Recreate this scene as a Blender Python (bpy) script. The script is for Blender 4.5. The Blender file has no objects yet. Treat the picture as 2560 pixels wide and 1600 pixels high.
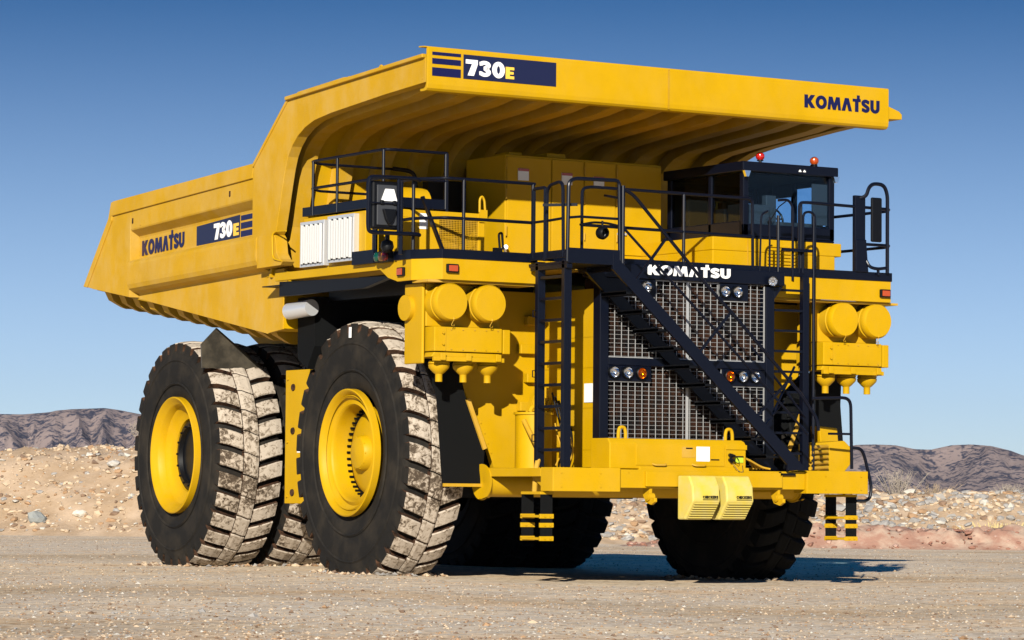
import bpy, bmesh, math, random
from mathutils import Vector, Matrix, noise
random.seed(7)
R = math.radians
S = bpy.context.scene
C = S.collection

# ------------------------------------------------------------------ camera
CAM = Vector((-24.5666, -37.661, 1.0154))
yaw, pit, rol = R(32.2814), R(3.0601), R(0.4739)
fwd = Vector((math.sin(yaw)*math.cos(pit), math.cos(yaw)*math.cos(pit), math.sin(pit)))
rt = Vector((math.cos(yaw), -math.sin(yaw), 0)); up = rt.cross(fwd)
r2 = rt*math.cos(rol) + up*math.sin(rol); u2 = -rt*math.sin(rol) + up*math.cos(rol)
cd = bpy.data.cameras.new('camera'); cam = bpy.data.objects.new('camera', cd); C.objects.link(cam)
M = Matrix((r2, u2, -fwd)).transposed().to_4x4(); M.translation = CAM
cam.matrix_world = M
cd.sensor_width = 36; cd.lens = 36*8274.5/2560; cd.clip_start = .5; cd.clip_end = 30000
S.camera = cam
# ------------------------------------------------------------------ sky, sun, exposure
SUN_TRAVEL = Vector((.84, 1.0, -.485)).normalized()
sd = -SUN_TRAVEL
elev = math.asin(sd.z); azim = math.atan2(sd.x, sd.y)
w = bpy.data.worlds.new('World'); S.world = w; w.use_nodes = True
nt = w.node_tree; bg = nt.nodes['Background']; sky = nt.nodes.new('ShaderNodeTexSky')
sky.sky_type = 'NISHITA'; sky.sun_disc = False; sky.sun_elevation = elev; sky.sun_rotation = azim
sky.air_density = 1.0; sky.dust_density = .5; sky.ozone_density = 4.0; sky.altitude = 1500
tcw = nt.nodes.new('ShaderNodeTexCoord'); mpw = nt.nodes.new('ShaderNodeMapping'); mpw.inputs['Scale'].default_value = (1, 1, 4.5)
nt.links.new(tcw.outputs['Generated'], mpw.inputs[0]); nt.links.new(mpw.outputs[0], sky.inputs[0])
hsv = nt.nodes.new('ShaderNodeHueSaturation'); hsv.inputs['Saturation'].default_value = 1.3; hsv.inputs['Value'].default_value = 1.55; hsv.inputs['Hue'].default_value = .5
nt.links.new(sky.outputs[0], hsv.inputs['Color'])
# pale dust layer low over the horizon
sx = nt.nodes.new('ShaderNodeSeparateXYZ'); nt.links.new(tcw.outputs['Generated'], sx.inputs[0])
mr = nt.nodes.new('ShaderNodeMapRange'); mr.inputs[1].default_value = .18; mr.inputs[2].default_value = 0.; mr.inputs[3].default_value = 0.; mr.inputs[4].default_value = 1.; nt.links.new(sx.outputs['Z'], mr.inputs[0])
pw = nt.nodes.new('ShaderNodeMath'); pw.operation = 'POWER'; pw.inputs[1].default_value = 1.5; nt.links.new(mr.outputs[0], pw.inputs[0])
mxs = nt.nodes.new('ShaderNodeMix'); mxs.data_type = 'RGBA'; mxs.inputs[7].default_value = (6.6, 7.9, 8.5, 1); nt.links.new(pw.outputs[0], mxs.inputs[0]); nt.links.new(hsv.outputs[0], mxs.inputs[6]); nt.links.new(mxs.outputs[2], bg.inputs[0]); bg.inputs[1].default_value = .066
sl = bpy.data.lights.new('sun', 'SUN'); so = bpy.data.objects.new('sun', sl); C.objects.link(so)
sl.energy = 5.0; sl.angle = R(.5); sl.color = (1, .94, .82)
so.rotation_euler = SUN_TRAVEL.to_track_quat('-Z', 'Y').to_euler(); so.location = (-30, -30, 30)
S.view_settings.view_transform = 'Standard'; S.view_settings.look = 'None'
S.view_settings.exposure = 0.55; S.view_settings.gamma = 1.0
S.cycles.max_bounces = 8; S.cycles.diffuse_bounces = 1; S.cycles.transparent_max_bounces = 16

# ------------------------------------------------------------------ materials
def mat(name, col, rough=.5, metal=0., spec=.5, coat=0., noise_amt=0., noise_scale=3., col2=None, bump=0., bump_scale=30., lo=.42, hi=.6, emit=None, detail=6):
    m = bpy.data.materials.new(name); m.use_nodes = True
    n = m.node_tree.nodes; l = m.node_tree.links; b = n['Principled BSDF']
    b.inputs['Base Color'].default_value = (*col, 1); b.inputs['Roughness'].default_value = rough
    b.inputs['Metallic'].default_value = metal; b.inputs['Specular IOR Level'].default_value = spec
    b.inputs['Coat Weight'].default_value = coat
    tc = n.new('ShaderNodeTexCoord')
    if col2 is not None:
        t = n.new('ShaderNodeTexNoise'); t.inputs['Scale'].default_value = noise_scale; t.inputs['Detail'].default_value = detail
        t.inputs['Roughness'].default_value = .65
        l.new(tc.outputs['Object'], t.inputs['Vector'])
        r = n.new('ShaderNodeValToRGB'); r.color_ramp.elements[0].position = lo; r.color_ramp.elements[1].position = hi
        r.color_ramp.elements[0].color = (*col, 1); r.color_ramp.elements[1].color = (*col2, 1)
        l.new(t.outputs['Fac'], r.inputs['Fac']); l.new(r.outputs['Color'], b.inputs['Base Color'])
    if bump:
        t2 = n.new('ShaderNodeTexNoise'); t2.inputs['Scale'].default_value = bump_scale; t2.inputs['Detail'].default_value = 5
        l.new(tc.outputs['Object'], t2.inputs['Vector'])
        bp = n.new('ShaderNodeBump'); bp.inputs['Strength'].default_value = bump; bp.inputs['Distance'].default_value = .02
        l.new(t2.outputs['Fac'], bp.inputs['Height']); l.new(bp.outputs['Normal'], b.inputs['Normal'])
    if emit:
        b.inputs['Emission Color'].default_value = (*emit[0], 1); b.inputs['Emission Strength'].default_value = emit[1]
    return m

def paint(name, base, dusty, rough, dust_amt):
    m = mat(name, base, rough, spec=.18, col2=tuple(c*.88 for c in base), noise_scale=1.1, lo=.35, hi=.7, bump=.05, bump_scale=3)
    n = m.node_tree.nodes; l = m.node_tree.links; b = n['Principled BSDF']; src = b.inputs['Base Color'].links[0].from_socket
    tc = n.new('ShaderNodeTexCoord'); mp = n.new('ShaderNodeMapping'); mp.inputs['Scale'].default_value = (1.5, 1.5, .8); l.new(tc.outputs['Object'], mp.inputs[0])
    t = n.new('ShaderNodeTexNoise'); t.inputs['Scale'].default_value = 1.6; t.inputs['Detail'].default_value = 8; t.inputs['Roughness'].default_value = .7; l.new(mp.outputs[0], t.inputs['Vector'])
    r = n.new('ShaderNodeValToRGB'); r.color_ramp.elements[0].position = .42; r.color_ramp.elements[0].color = (0,0,0,1); r.color_ramp.elements[1].position = .75; r.color_ramp.elements[1].color = (dust_amt,)*3+(1,); l.new(t.outputs['Fac'], r.inputs[0])
    mx = n.new('ShaderNodeMix'); mx.data_type = 'RGBA'; mx.inputs[7].default_value = (*dusty, 1); l.new(r.outputs[0], mx.inputs[0]); l.new(src, mx.inputs[6])
    s2 = n.new('ShaderNodeTexNoise'); s2.inputs['Scale'].default_value = 7; s2.inputs['Detail'].default_value = 10; s2.inputs['Roughness'].default_value = .8; l.new(tc.outputs['Object'], s2.inputs['Vector'])
    r3 = n.new('ShaderNodeValToRGB'); r3.color_ramp.elements[0].position = .67; r3.color_ramp.elements[0].color = (1,1,1,1); r3.color_ramp.elements[1].position = .74; r3.color_ramp.elements[1].color = (.55,.45,.4,1); l.new(s2.outputs['Fac'], r3.inputs[0])
    m3 = n.new('ShaderNodeMix'); m3.data_type = 'RGBA'; m3.blend_type = 'MULTIPLY'; m3.inputs[0].default_value = 1; l.new(mx.outputs[2], m3.inputs[6]); l.new(r3.outputs[0], m3.inputs[7]); l.new(m3.outputs[2], b.inputs['Base Color'])
    rr = n.new('ShaderNodeMapRange'); rr.inputs[3].default_value = rough-.05; rr.inputs[4].default_value = rough+.25; l.new(t.outputs['Fac'], rr.inputs[0]); l.new(rr.outputs[0], b.inputs['Roughness'])
    return m
YEL = paint('yellow_paint', (.52, .30, .0012), (.50, .30, .03), .40, .45)
YELD = paint('dusty_yellow_paint', (.50, .28, .010), (.50, .33, .10), .5, .7)
YCHK = mat('chock_plastic', (.60, .46, .055), .5, spec=.3, col2=(.56, .46, .16), noise_scale=5, lo=.35, hi=.7)
NAVY = mat('dark_blue_paint', (.0022, .0036, .010), .34, spec=.25)
NAVYL = mat('navy_decal', (.004, .005, .055), .35)
BLK = mat('black_paint', (.003, .0035, .005), .4, spec=.25)
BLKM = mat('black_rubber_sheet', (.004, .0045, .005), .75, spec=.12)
WHT = mat('white_decal', (.82, .82, .82), .4)
OCH = mat('yellow_decal', (.82, .5, .06), .4)
TYRE = mat('sidewall_rubber', (.012, .011, .010), .82, spec=.18, col2=(.036, .029, .021), lo=.45, hi=.75, noise_scale=2.2, bump=.15, bump_scale=9)
DUSTY = mat('dusty_tread', (.05, .034, .022), .9, spec=.1, col2=(.44, .36, .28), noise_scale=15, lo=.38, hi=.52, bump=.4, bump_scale=25)
def tread_mat():
    m = bpy.data.materials.new('dusty_tread'); m.use_nodes = True; n = m.node_tree.nodes; l = m.node_tree.links; b = n['Principled BSDF']; b.inputs['Roughness'].default_value = .9; b.inputs['Specular IOR Level'].default_value = .1
    tc = n.new('ShaderNodeTexCoord')
    def N(sc, d, dist=0., r=.65):
        t = n.new('ShaderNodeTexNoise'); t.inputs['Scale'].default_value = sc; t.inputs['Detail'].default_value = d; t.inputs['Distortion'].default_value = dist; t.inputs['Roughness'].default_value = r; l.new(tc.outputs['Object'], t.inputs['Vector']); return t
    a = N(16, 9, .8, .72); c = N(1.3, 2); ad = n.new('ShaderNodeMath'); ad.operation = 'MULTIPLY_ADD'; ad.inputs[1].default_value = .5; l.new(c.outputs['Fac'], ad.inputs[0]); l.new(a.outputs['Fac'], ad.inputs[2])
    r = n.new('ShaderNodeValToRGB'); e = r.color_ramp.elements; e.new(.5); e[0].position = .63; e[0].color = (.07,.052,.037,1); e[1].position = .69; e[1].color = (.25,.20,.15,1); e[2].position = .76; e[2].color = (.45,.385,.315,1)
    l.new(ad.outputs[0], r.inputs[0]); l.new(r.outputs[0], b.inputs['Base Color'])
    bp = n.new('ShaderNodeBump'); bp.inputs['Strength'].default_value = .5; bp.inputs['Distance'].default_value = .02; l.new(a.outputs['Fac'], bp.inputs['Height']); l.new(bp.outputs[0], b.inputs['Normal']); return m
DUSTY = tread_mat()
MUD = mat('muddy_groove', (.02, .012, .008), .95, spec=.1, col2=(.12, .06, .035), noise_scale=9, lo=.4, hi=.7, bump=.4, bump_scale=30)
STEEL = mat('bare_steel', (.70, .71, .73), .35, metal=.55)
MESH = mat('grille_wire', (.38, .385, .39), .45, metal=.2)
WHITEF = mat('filter_white', (.50, .50, .50), .55)
CHROME = mat('chrome', (.85, .86, .88), .08, metal=1.)
RADB = mat('radiator_core', (.005, .004, .004), .6, spec=.2, col2=(.035, .014, .007), noise_scale=3)
AMB = mat('amber_lens', (.35, .14, .01), .2, coat=.8)
RED = mat('red_orange_lens', (.40, .055, .006), .25, coat=.5)
REDB = mat('red_lens', (.42, .01, .008), .15, coat=.8)
GRN = mat('green_lens', (.004, .06, .035), .25, coat=.5)
SEAT = mat('seat_fabric', (.03, .026, .02), .8)
GREYI = mat('cab_trim', (.03, .033, .04), .6)
LBLGRN = mat('green_label', (.45, .6, .03), .5)
def glassy(name, tint, gl=.12):
    m = bpy.data.materials.new(name); m.use_nodes = True; n = m.node_tree.nodes; l = m.node_tree.links
    for x in list(n):
        if x.type != 'OUTPUT_MATERIAL': n.remove(x)
    o = n['Material Output']; t = n.new('ShaderNodeBsdfTransparent'); t.inputs[0].default_value = (*tint, 1)
    g = n.new('ShaderNodeBsdfGlossy'); g.inputs['Roughness'].default_value = .02
    mx = n.new('ShaderNodeMixShader'); lw = n.new('ShaderNodeLayerWeight'); f = n.new('ShaderNodeMath'); f.operation = 'POWER'; f.inputs[1].default_value = 4.5; l.new(lw.outputs['Facing'], f.inputs[0])
    f2 = n.new('ShaderNodeMath'); f2.operation = 'MULTIPLY_ADD'; f2.inputs[1].default_value = .6; f2.inputs[2].default_value = .02; l.new(f.outputs[0], f2.inputs[0]); l.new(f2.outputs[0], mx.inputs[0]); l.new(t.outputs[0], mx.inputs[1]); l.new(g.outputs[0], mx.inputs[2]); l.new(mx.outputs[0], o.inputs[0])
    return m
GLASS = glassy('tinted_glass', (.78, .89, .96)); GLASSD = glassy('shade_tinted_glass', (.55, .60, .62))  # second glass: shadow on the cab's left side put into a darker tint
AMBG = glassy('amber_glass', (.85, .55, .12)); AMBR = mat('amber_reflector', (.75, .45, .06), .12, metal=.9)
LENS = glassy('lens_glass', (.95, .95, .95))
MIRR = mat('mirror_glass', (.8, .8, .82), .03, metal=1.)

# ------------------------------------------------------------------ mesh helpers
class MB:
    def __init__(s): s.v = []; s.f = []; s.mi = []; s.sm = []
    def add(s, vs, fs, mi=0, smooth=False):
        b = len(s.v); s.v += [tuple(v) for v in vs]
        for f in fs: s.f.append(tuple(b+i for i in f)); s.mi.append(mi); s.sm.append(smooth)
    def box(s, x0, x1, y0, y1, z0, z1, mi=0):
        if x0 > x1: x0, x1 = x1, x0
        if y0 > y1: y0, y1 = y1, y0
        if z0 > z1: z0, z1 = z1, z0
        vs = [(x0,y0,z0),(x1,y0,z0),(x1,y1,z0),(x0,y1,z0),(x0,y0,z1),(x1,y0,z1),(x1,y1,z1),(x0,y1,z1)]
        s.add(vs, [(0,3,2,1),(4,5,6,7),(0,1,5,4),(1,2,6,5),(2,3,7,6),(3,0,4,7)], mi); return s
    def prism(s, poly, ax, a, b, mi=0):
        """poly in the two remaining axes (order x,y,z without ax), extruded from a to b along ax"""
        n = len(poly)
        def P(p, t):
            return {'x': (t, p[0], p[1]), 'y': (p[0], t, p[1]), 'z': (p[0], p[1], t)}[ax]
        vs = [P(p, a) for p in poly] + [P(p, b) for p in poly]
        s.add(vs, [tuple(range(n)), tuple(range(2*n-1, n-1, -1))] + [(i, n+i, n+(i+1) % n, (i+1) % n) for i in range(n)], mi); return s
    def beam(s, p, q, w, h, upv=(0, 0, 1), mi=0):
        p = Vector(p); q = Vector(q); d = (q-p).normalized(); u = Vector(upv)
        a = d.cross(u)
        if a.length < 1e-4: a = d.cross(Vector((1, 0, 0)))
        a.normalize(); b = a.cross(d)
        vs = []
        for c in (p, q):
            for i, j in ((-1,-1),(1,-1),(1,1),(-1,1)): vs.append(c + a*w/2*i + b*h/2*j)
        s.add(vs, [(0,1,2,3),(7,6,5,4),(0,4,5,1),(1,5,6,2),(2,6,7,3),(3,7,4,0)], mi); return s
    def cyl(s, p, q, r0, r1=None, n=24, mi=0, caps=True):
        if r1 is None: r1 = r0
        p = Vector(p); q = Vector(q); d = (q-p).normalized()
        a = d.cross(Vector((0, 0, 1)))
        if a.length < 1e-3: a = Vector((1, 0, 0))
        a.normalize(); b = d.cross(a)
        ring = [a*math.cos(2*math.pi*i/n) + b*math.sin(2*math.pi*i/n) for i in range(n)]
        s.add([p+x*r0 for x in ring]+[q+x*r1 for x in ring], [(i, (i+1) % n, n+(i+1) % n, n+i) for i in range(n)], mi, True)
        if caps: 
            s.add([p+x*r0 for x in ring], [tuple(range(n-1, -1, -1))], mi); s.add([q+x*r1 for x in ring], [tuple(range(n))], mi)
        return s
    def tube(s, pts, r, n=10, mi=0, bend=0., closed=False):
        P = [Vector(p) for p in pts]
        if bend > 0:
            Q = []
            m = len(P)
            for i, p in enumerate(P):
                if not closed and i in (0, m-1): Q.append(p); continue
                a = P[i-1]; c = P[(i+1) % m]
                la = min(bend, (a-p).length*.45); lc = min(bend, (c-p).length*.45)
                A = p+(a-p).normalized()*la; Cc = p+(c-p).normalized()*lc
                for k in range(6):
                    t = k/5; Q.append(A*(1-t)**2 + p*2*t*(1-t) + Cc*t*t)
            P = Q
        m = len(P); rings = []
        prev = None
        for i in range(m):
            if closed: d = (P[(i+1) % m]-P[i-1])
            else: d = P[min(i+1, m-1)]-P[max(i-1, 0)]
            d.normalize()
            if prev is None:
                a = d.cross(Vector((0, 0, 1)))
                if a.length < 1e-3: a = d.cross(Vector((1, 0, 0)))
            else:
                a = prev - d*prev.dot(d)
            a.normalize(); prev = a; b = d.cross(a)
            rings.append([P[i]+a*r*math.cos(2*math.pi*k/n)+b*r*math.sin(2*math.pi*k/n) for k in range(n)])
        vs = [v for rg in rings for v in rg]; fs = []
        for i in range(m if closed else m-1):
            j = (i+1) % m
            for k in range(n): fs.append((i*n+k, i*n+(k+1) % n, j*n+(k+1) % n, j*n+k))
        s.add(vs, fs, mi, True)
        if not closed:
            s.add(rings[0], [tuple(range(n-1, -1, -1))], mi); s.add(rings[-1], [tuple(range(n))], mi)
        return s
    def revolve(s, prof, cen, ax='x', n=48, mi=0, smooth=True, closed=False):
        """prof: list of (axial, radius)"""
        vs = []; m = len(prof)
        for k in range(n):
            a = 2*math.pi*k/n; c, sn = math.cos(a), math.sin(a)
            for (t, r) in prof:
                if ax == 'x': vs.append((cen[0]+t, cen[1]+r*c, cen[2]+r*sn))
                elif ax == 'y': vs.append((cen[0]+r*c, cen[1]+t, cen[2]+r*sn))
                else: vs.append((cen[0]+r*c, cen[1]+r*sn, cen[2]+t))
        fs = []
        for k in range(n):
            k2 = (k+1) % n
            for i in range(m if closed else m-1):
                j = (i+1) % m
                fs.append((k*m+i, k*m+j, k2*m+j, k2*m+i))
        s.add(vs, fs, mi, smooth); return s
    def split(s, name, mats, parent=None, bevel=0.):
        """one object for every separate solid"""
        par = list(range(len(s.v)))
        def find(i):
            while par[i] != i: par[i] = par[par[i]]; i = par[i]
            return i
        for f in s.f:
            for i in f[1:]: par[find(i)] = find(f[0])
        grp = {}
        for k, f in enumerate(s.f): grp.setdefault(find(f[0]), []).append(k)
        out = []
        for ks in grp.values():
            m = MB(); mp = {}
            for k in ks:
                for i in s.f[k]:
                    if i not in mp: mp[i] = len(m.v); m.v.append(s.v[i])
                m.f.append(tuple(mp[i] for i in s.f[k])); m.mi.append(s.mi[k]); m.sm.append(s.sm[k])
            out.append(m.build(name, mats, parent, bevel))
        return out
    def build(s, name, mats, parent=None, bevel=0., autosmooth=False):
        me = bpy.data.meshes.new(name); me.from_pydata(s.v, [], s.f)
        if not isinstance(mats, (list, tuple)): mats = [mats]
        for m in mats: me.materials.append(m)
        me.polygons.foreach_set('material_index', s.mi); me.polygons.foreach_set('use_smooth', s.sm)
        bm = bmesh.new(); bm.from_mesh(me); bmesh.ops.recalc_face_normals(bm, faces=bm.faces)
        for e in bm.edges:
            if len(e.link_faces) == 2 and e.calc_face_angle(0) > .6: e.smooth = False
        bm.to_mesh(me); bm.free()
        me.update()
        o = bpy.data.objects.new(name, me); C.objects.link(o)
        if parent is not None: o.parent = parent
        if bevel:
            bv = o.modifiers.new('bevel', 'BEVEL'); bv.width = bevel; bv.segments = 2; bv.limit_method = 'ANGLE'; bv.angle_limit = R(35)
        return o
def rbox(name, x0, x1, y0, y1, z0, z1, m, parent=None, bevel=.012):
    return MB().box(x0, x1, y0, y1, z0, z1).build(name, m, parent, bevel)
def empty(name, loc=(0, 0, 0), parent=None):
    o = bpy.data.objects.new(name, None); C.objects.link(o); o.location = loc; o.parent = parent; o.empty_display_size = .3; return o
def tag(o, label=None, cat=None, group=None, kind=None):
    if label: o['label'] = label
    if cat: o['category'] = cat
    if group: o['group'] = group
    if kind: o['kind'] = kind
    return o

# ------------------------------------------------------------------ lettering (flat outlines, in letter units: height 1)
def ring(cx, cy, rx, ry, ix, iy, n=28):
    vs = []
    for i in range(n):
        a = 2*math.pi*i/n; vs += [(cx+rx*math.cos(a), cy+ry*math.sin(a)), (cx+ix*math.cos(a), cy+iy*math.sin(a))]
    return vs, [(2*i, 2*i+1, (2*i+3) % (2*n), (2*i+2) % (2*n)) for i in range(n)]
def strip(pts, wd):
    P = [Vector(p) for p in pts]; vs = []
    for i, p in enumerate(P):
        d = P[min(i+1, len(P)-1)]-P[max(i-1, 0)]; d.normalize(); nn = Vector((-d.y, d.x))
        vs += [tuple(p+nn*wd/2), tuple(p-nn*wd/2)]
    return vs, [(2*i, 2*i+1, 2*i+3, 2*i+2) for i in range(len(P)-1)]
def arc(cx, cy, rx, ry, a0, a1, n=14):
    return [(cx+rx*math.cos(R(a0+(a1-a0)*i/n)), cy+ry*math.sin(R(a0+(a1-a0)*i/n))) for i in range(n+1)]
def ngon(p): return list(p), [tuple(range(len(p)))]
GL = {}
GL['K'] = (.82, [ngon([(0,0),(.27,0),(.27,.36),(.5,0),(.85,0),(.5,.52),(.82,1),(.5,1),(.27,.66),(.27,1),(0,1)])])
GL['O'] = (.88, [ring(.44,.5,.44,.52,.18,.25)])
GL['M'] = (1.06, [ngon([(0,0),(.22,0),(.27,.5),(.42,0),(.64,0),(.79,.5),(.84,0),(1.06,0),(.96,1),(.68,1),(.53,.5),(.38,1),(.1,1)])])
GL['A'] = (.82, [ngon([(0,0),(.27,0),(.41,.58),(.55,0),(.82,0),(.56,1),(.26,1)])])
GL['T'] = (.64, [ngon([(.19,0),(.46,0),(.46,.78),(.64,.78),(.64,1),(.56,1),(.56,1.28),(.34,1.28),(.34,1),(0,1),(0,.78),(.19,.78)])])
GL['S'] = (.66, [strip([(.62,.79)]+arc(.33,.71,.2,.17,35,250)+arc(.33,.29,.2,.17,70,-145)+[(.04,.2)], .26)])
GL['U'] = (.74, [strip([(.13,1),(.13,.42)]+arc(.37,.38,.24,.26,180,360)+[(.61,.42),(.61,1)], .26)])
GL['7'] = (.62, [ngon([(0,1),(0,.74),(.33,.74),(.1,0),(.42,0),(.62,.74),(.62,1)])])
GL['3'] = (.64, [strip([(.04,.8)]+arc(.3,.73,.2,.15,150,-70)+arc(.3,.29,.21,.17,70,-150)+[(.03,.2)], .24)])
GL['0'] = (.66, [ring(.33,.5,.33,.52,.09,.25)])
GL['E'] = (.56, [ngon([(0,0),(.56,0),(.56,.24),(.27,.24),(.27,.39),(.52,.39),(.52,.61),(.27,.61),(.27,.76),(.56,.76),(.56,1),(0,1)])])
GL['C'] = (.7, [strip(arc(.37,.5,.26,.37,45,315), .24)])
GL['H'] = (.7, [ngon([(0,0),(.25,0),(.25,.39),(.45,.39),(.45,0),(.7,0),(.7,1),(.45,1),(.45,.62),(.25,.62),(.25,1),(0,1)])])
GL['R'] = (.74, [ngon([(0,0),(.25,0),(.25,.36),(.33,.36),(.48,0),(.76,0),(.58,.4),(.7,.52),(.72,.72),(.64,.92),(.46,1),(.25,1),(.25,.78),(.4,.78),(.46,.68),(.4,.56),(.25,.56),(.25,.78),(.25,1),(0,1)])])
def text(name, word, org, ex, ez, width, height, m, parent, gap=.06, off=.0, th=.006):
    """org lower-left, ex / ez unit vectors of writing direction and up, solid letters th deep"""
    tot = sum(GL[c][0] for c in word)+gap*(len(word)-1)
    org = Vector(org); ex = Vector(ex); ez = Vector(ez); k = width/tot; x = 0; mb = MB()
    nrm = ex.cross(ez)   # towards the reader
    for c in word:
        wd, shapes = GL[c]
        for vs, fs in shapes:
            F = [org+ex*(x+v[0])*k+ez*v[1]*height+nrm*(off+th) for v in vs]
            B = [p-nrm*th for p in F]; n = len(F)
            mb.add(F, fs)
            cnt = {}
            for f in fs:
                for i in range(len(f)): 
                    e = (f[i], f[(i+1) % len(f)]); kk = tuple(sorted(e)); cnt.setdefault(kk, []).append(e)
            mb.add(F+B, [(e[0][0], e[0][1], e[0][1]+n, e[0][0]+n) for e in cnt.values() if len(e) == 1])
        x += wd+gap
    o = mb.build(name, m, parent); return o

# ------------------------------------------------------------------ the truck
T = empty('haul_truck')
tag(T, 'huge yellow mining dump truck with dark blue railings parked on gravel', 'dump truck')

# ---- tyres and wheels
def tyre_meshes(W=.98, Rt=1.70, nl=33):
    h = W/2
    c = MB()
    prof = [(-h*.72,.79),(-h*.86,.86),(-h*.93,1.0),(-h*.99,1.15),(-h*1.0,1.32),(-h*.97,1.48),(-h*.94,1.53),(-h*.86,1.565),(-h*.5,1.59),(0,1.60),(h*.5,1.59),(h*.86,1.565),(h*.94,1.53),(h*.97,1.48),(h*1.0,1.32),(h*.99,1.15),(h*.93,1.0),(h*.86,.86),(h*.72,.79)]
    c.revolve(prof, (0,0,0), 'x', 96)
    for sg in (-1, 1):
        for rr in (1.06, 1.40):   # moulded rings on the sidewall
            c.revolve([(sg*h*.985, rr-.02),(sg*(h*1.0+.010), rr),(sg*h*.985, rr+.02)], (0,0,0), 'x', 96)
    t = MB(); p = 2*math.pi/nl
    def topR(x): return Rt-.035*(abs(x)/h)**2.5
    def block(xs, a0f, a1f, side):
        nx = len(xs); top = []; base = []
        na = 4
        for j in range(na):
            for i, x in enumerate(xs):
                a0 = a0f(x); a1 = a1f(x); inset = .006 if j in (0, na-1) else 0
                a = a0+(a1-a0)*[0,.06,.94,1][j]
                r = topR(x)-(.014 if (j in (0, na-1)) else 0)
                if i in (0, nx-1): r -= .012
                top.append((x, r*math.cos(a), r*math.sin(a)))
                rb = 1.54
                base.append((x, rb*math.cos(a), rb*math.sin(a)))
        fs = []
        for j in range(na-1):
            for i in range(nx-1): fs.append((j*nx+i, j*nx+i+1, (j+1)*nx+i+1, (j+1)*nx+i))
        t.add(top, fs, 0)
        N = len(top); sf = []
        for i in range(nx-1):
            sf.append((i, i+1, N+i+1, N+i)); k = (na-1)*nx; sf.append((k+i, k+i+1, N+k+i+1, N+k+i))
        for j in range(na-1):
            sf.append((j*nx, (j+1)*nx, N+(j+1)*nx, N+j*nx)); q = nx-1; sf.append((j*nx+q, (j+1)*nx+q, N+(j+1)*nx+q, N+j*nx+q))
        t.add(top+base, sf, 1)
        # buttress on the shoulder: outer blocks run down the sidewall
        if side:
            x0 = xs[0] if side < 0 else xs[-1]
            a0 = a0f(x0); a1 = a1f(x0); out = side*.012
            am = a0+(a1-a0)*.05; an = a0+(a1-a0)*.95
            r0 = topR(x0)-.014; r1 = 1.50
            pts = []
            for (r, xx) in ((r0, x0), (1.59, x0+out), (r1, side*h*.962)):
                for a in (am, an): pts.append((xx, r*math.cos(a), r*math.sin(a)))
            inn = [(q[0]-side*.07, q[1], q[2]) for q in pts]
            t.add(pts+inn, [(0,1,3,2),(2,3,5,4),(0,2,8,6),(2,4,10,8),(1,3,9,7),(3,5,11,9),(4,5,11,10)], 2)
    sh = .10
    for i in range(nl):
        b = i*p + random.uniform(-.002, .002)
        g = p*.29
        # outer (left) lugs, curved groove
        f = lambda x, b=b: b + sh*((x+h*.93)/(h))**1.3 if x > -h*.93 else b
        xs = [-h*.93, -h*.75, -h*.5, -h*.26]
        block(xs, lambda x: f(x), lambda x: f(x)+p-g, -1)
        # centre blocks with thin joints
        b2 = b + .05
        xs = [-h*.235, -.06, .06, h*.205]
        block(xs, lambda x, b2=b2: b2+.02*math.sin(x*14), lambda x, b2=b2: b2+.02*math.sin(x*14)+p-.009, 0)
        b3 = b + p*.5
        f3 = lambda x, b3=b3: b3 + sh*((h*.93-x)/h)**1.3 if x < h*.93 else b3
        xs = [h*.23, h*.5, h*.75, h*.93]
        block(xs, lambda x: f3(x), lambda x: f3(x)+p-g, 1)
    return c, t
PR = []
for w_ in (.86, 1.02):
    cme, tme = tyre_meshes(w_); PR.append((cme.build('tyre', TYRE), tme.build('tread', [DUSTY, MUD, TYRE])))
PR_SHADE = []
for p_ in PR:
    q_ = p_[1].data.copy(); q_.materials[0] = BLKM; q_.materials[1] = BLKM; q_.materials[2] = BLKM; PR_SHADE.append(q_)  # right-side treads recoloured black: their shade is put into the rubber colour
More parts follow.
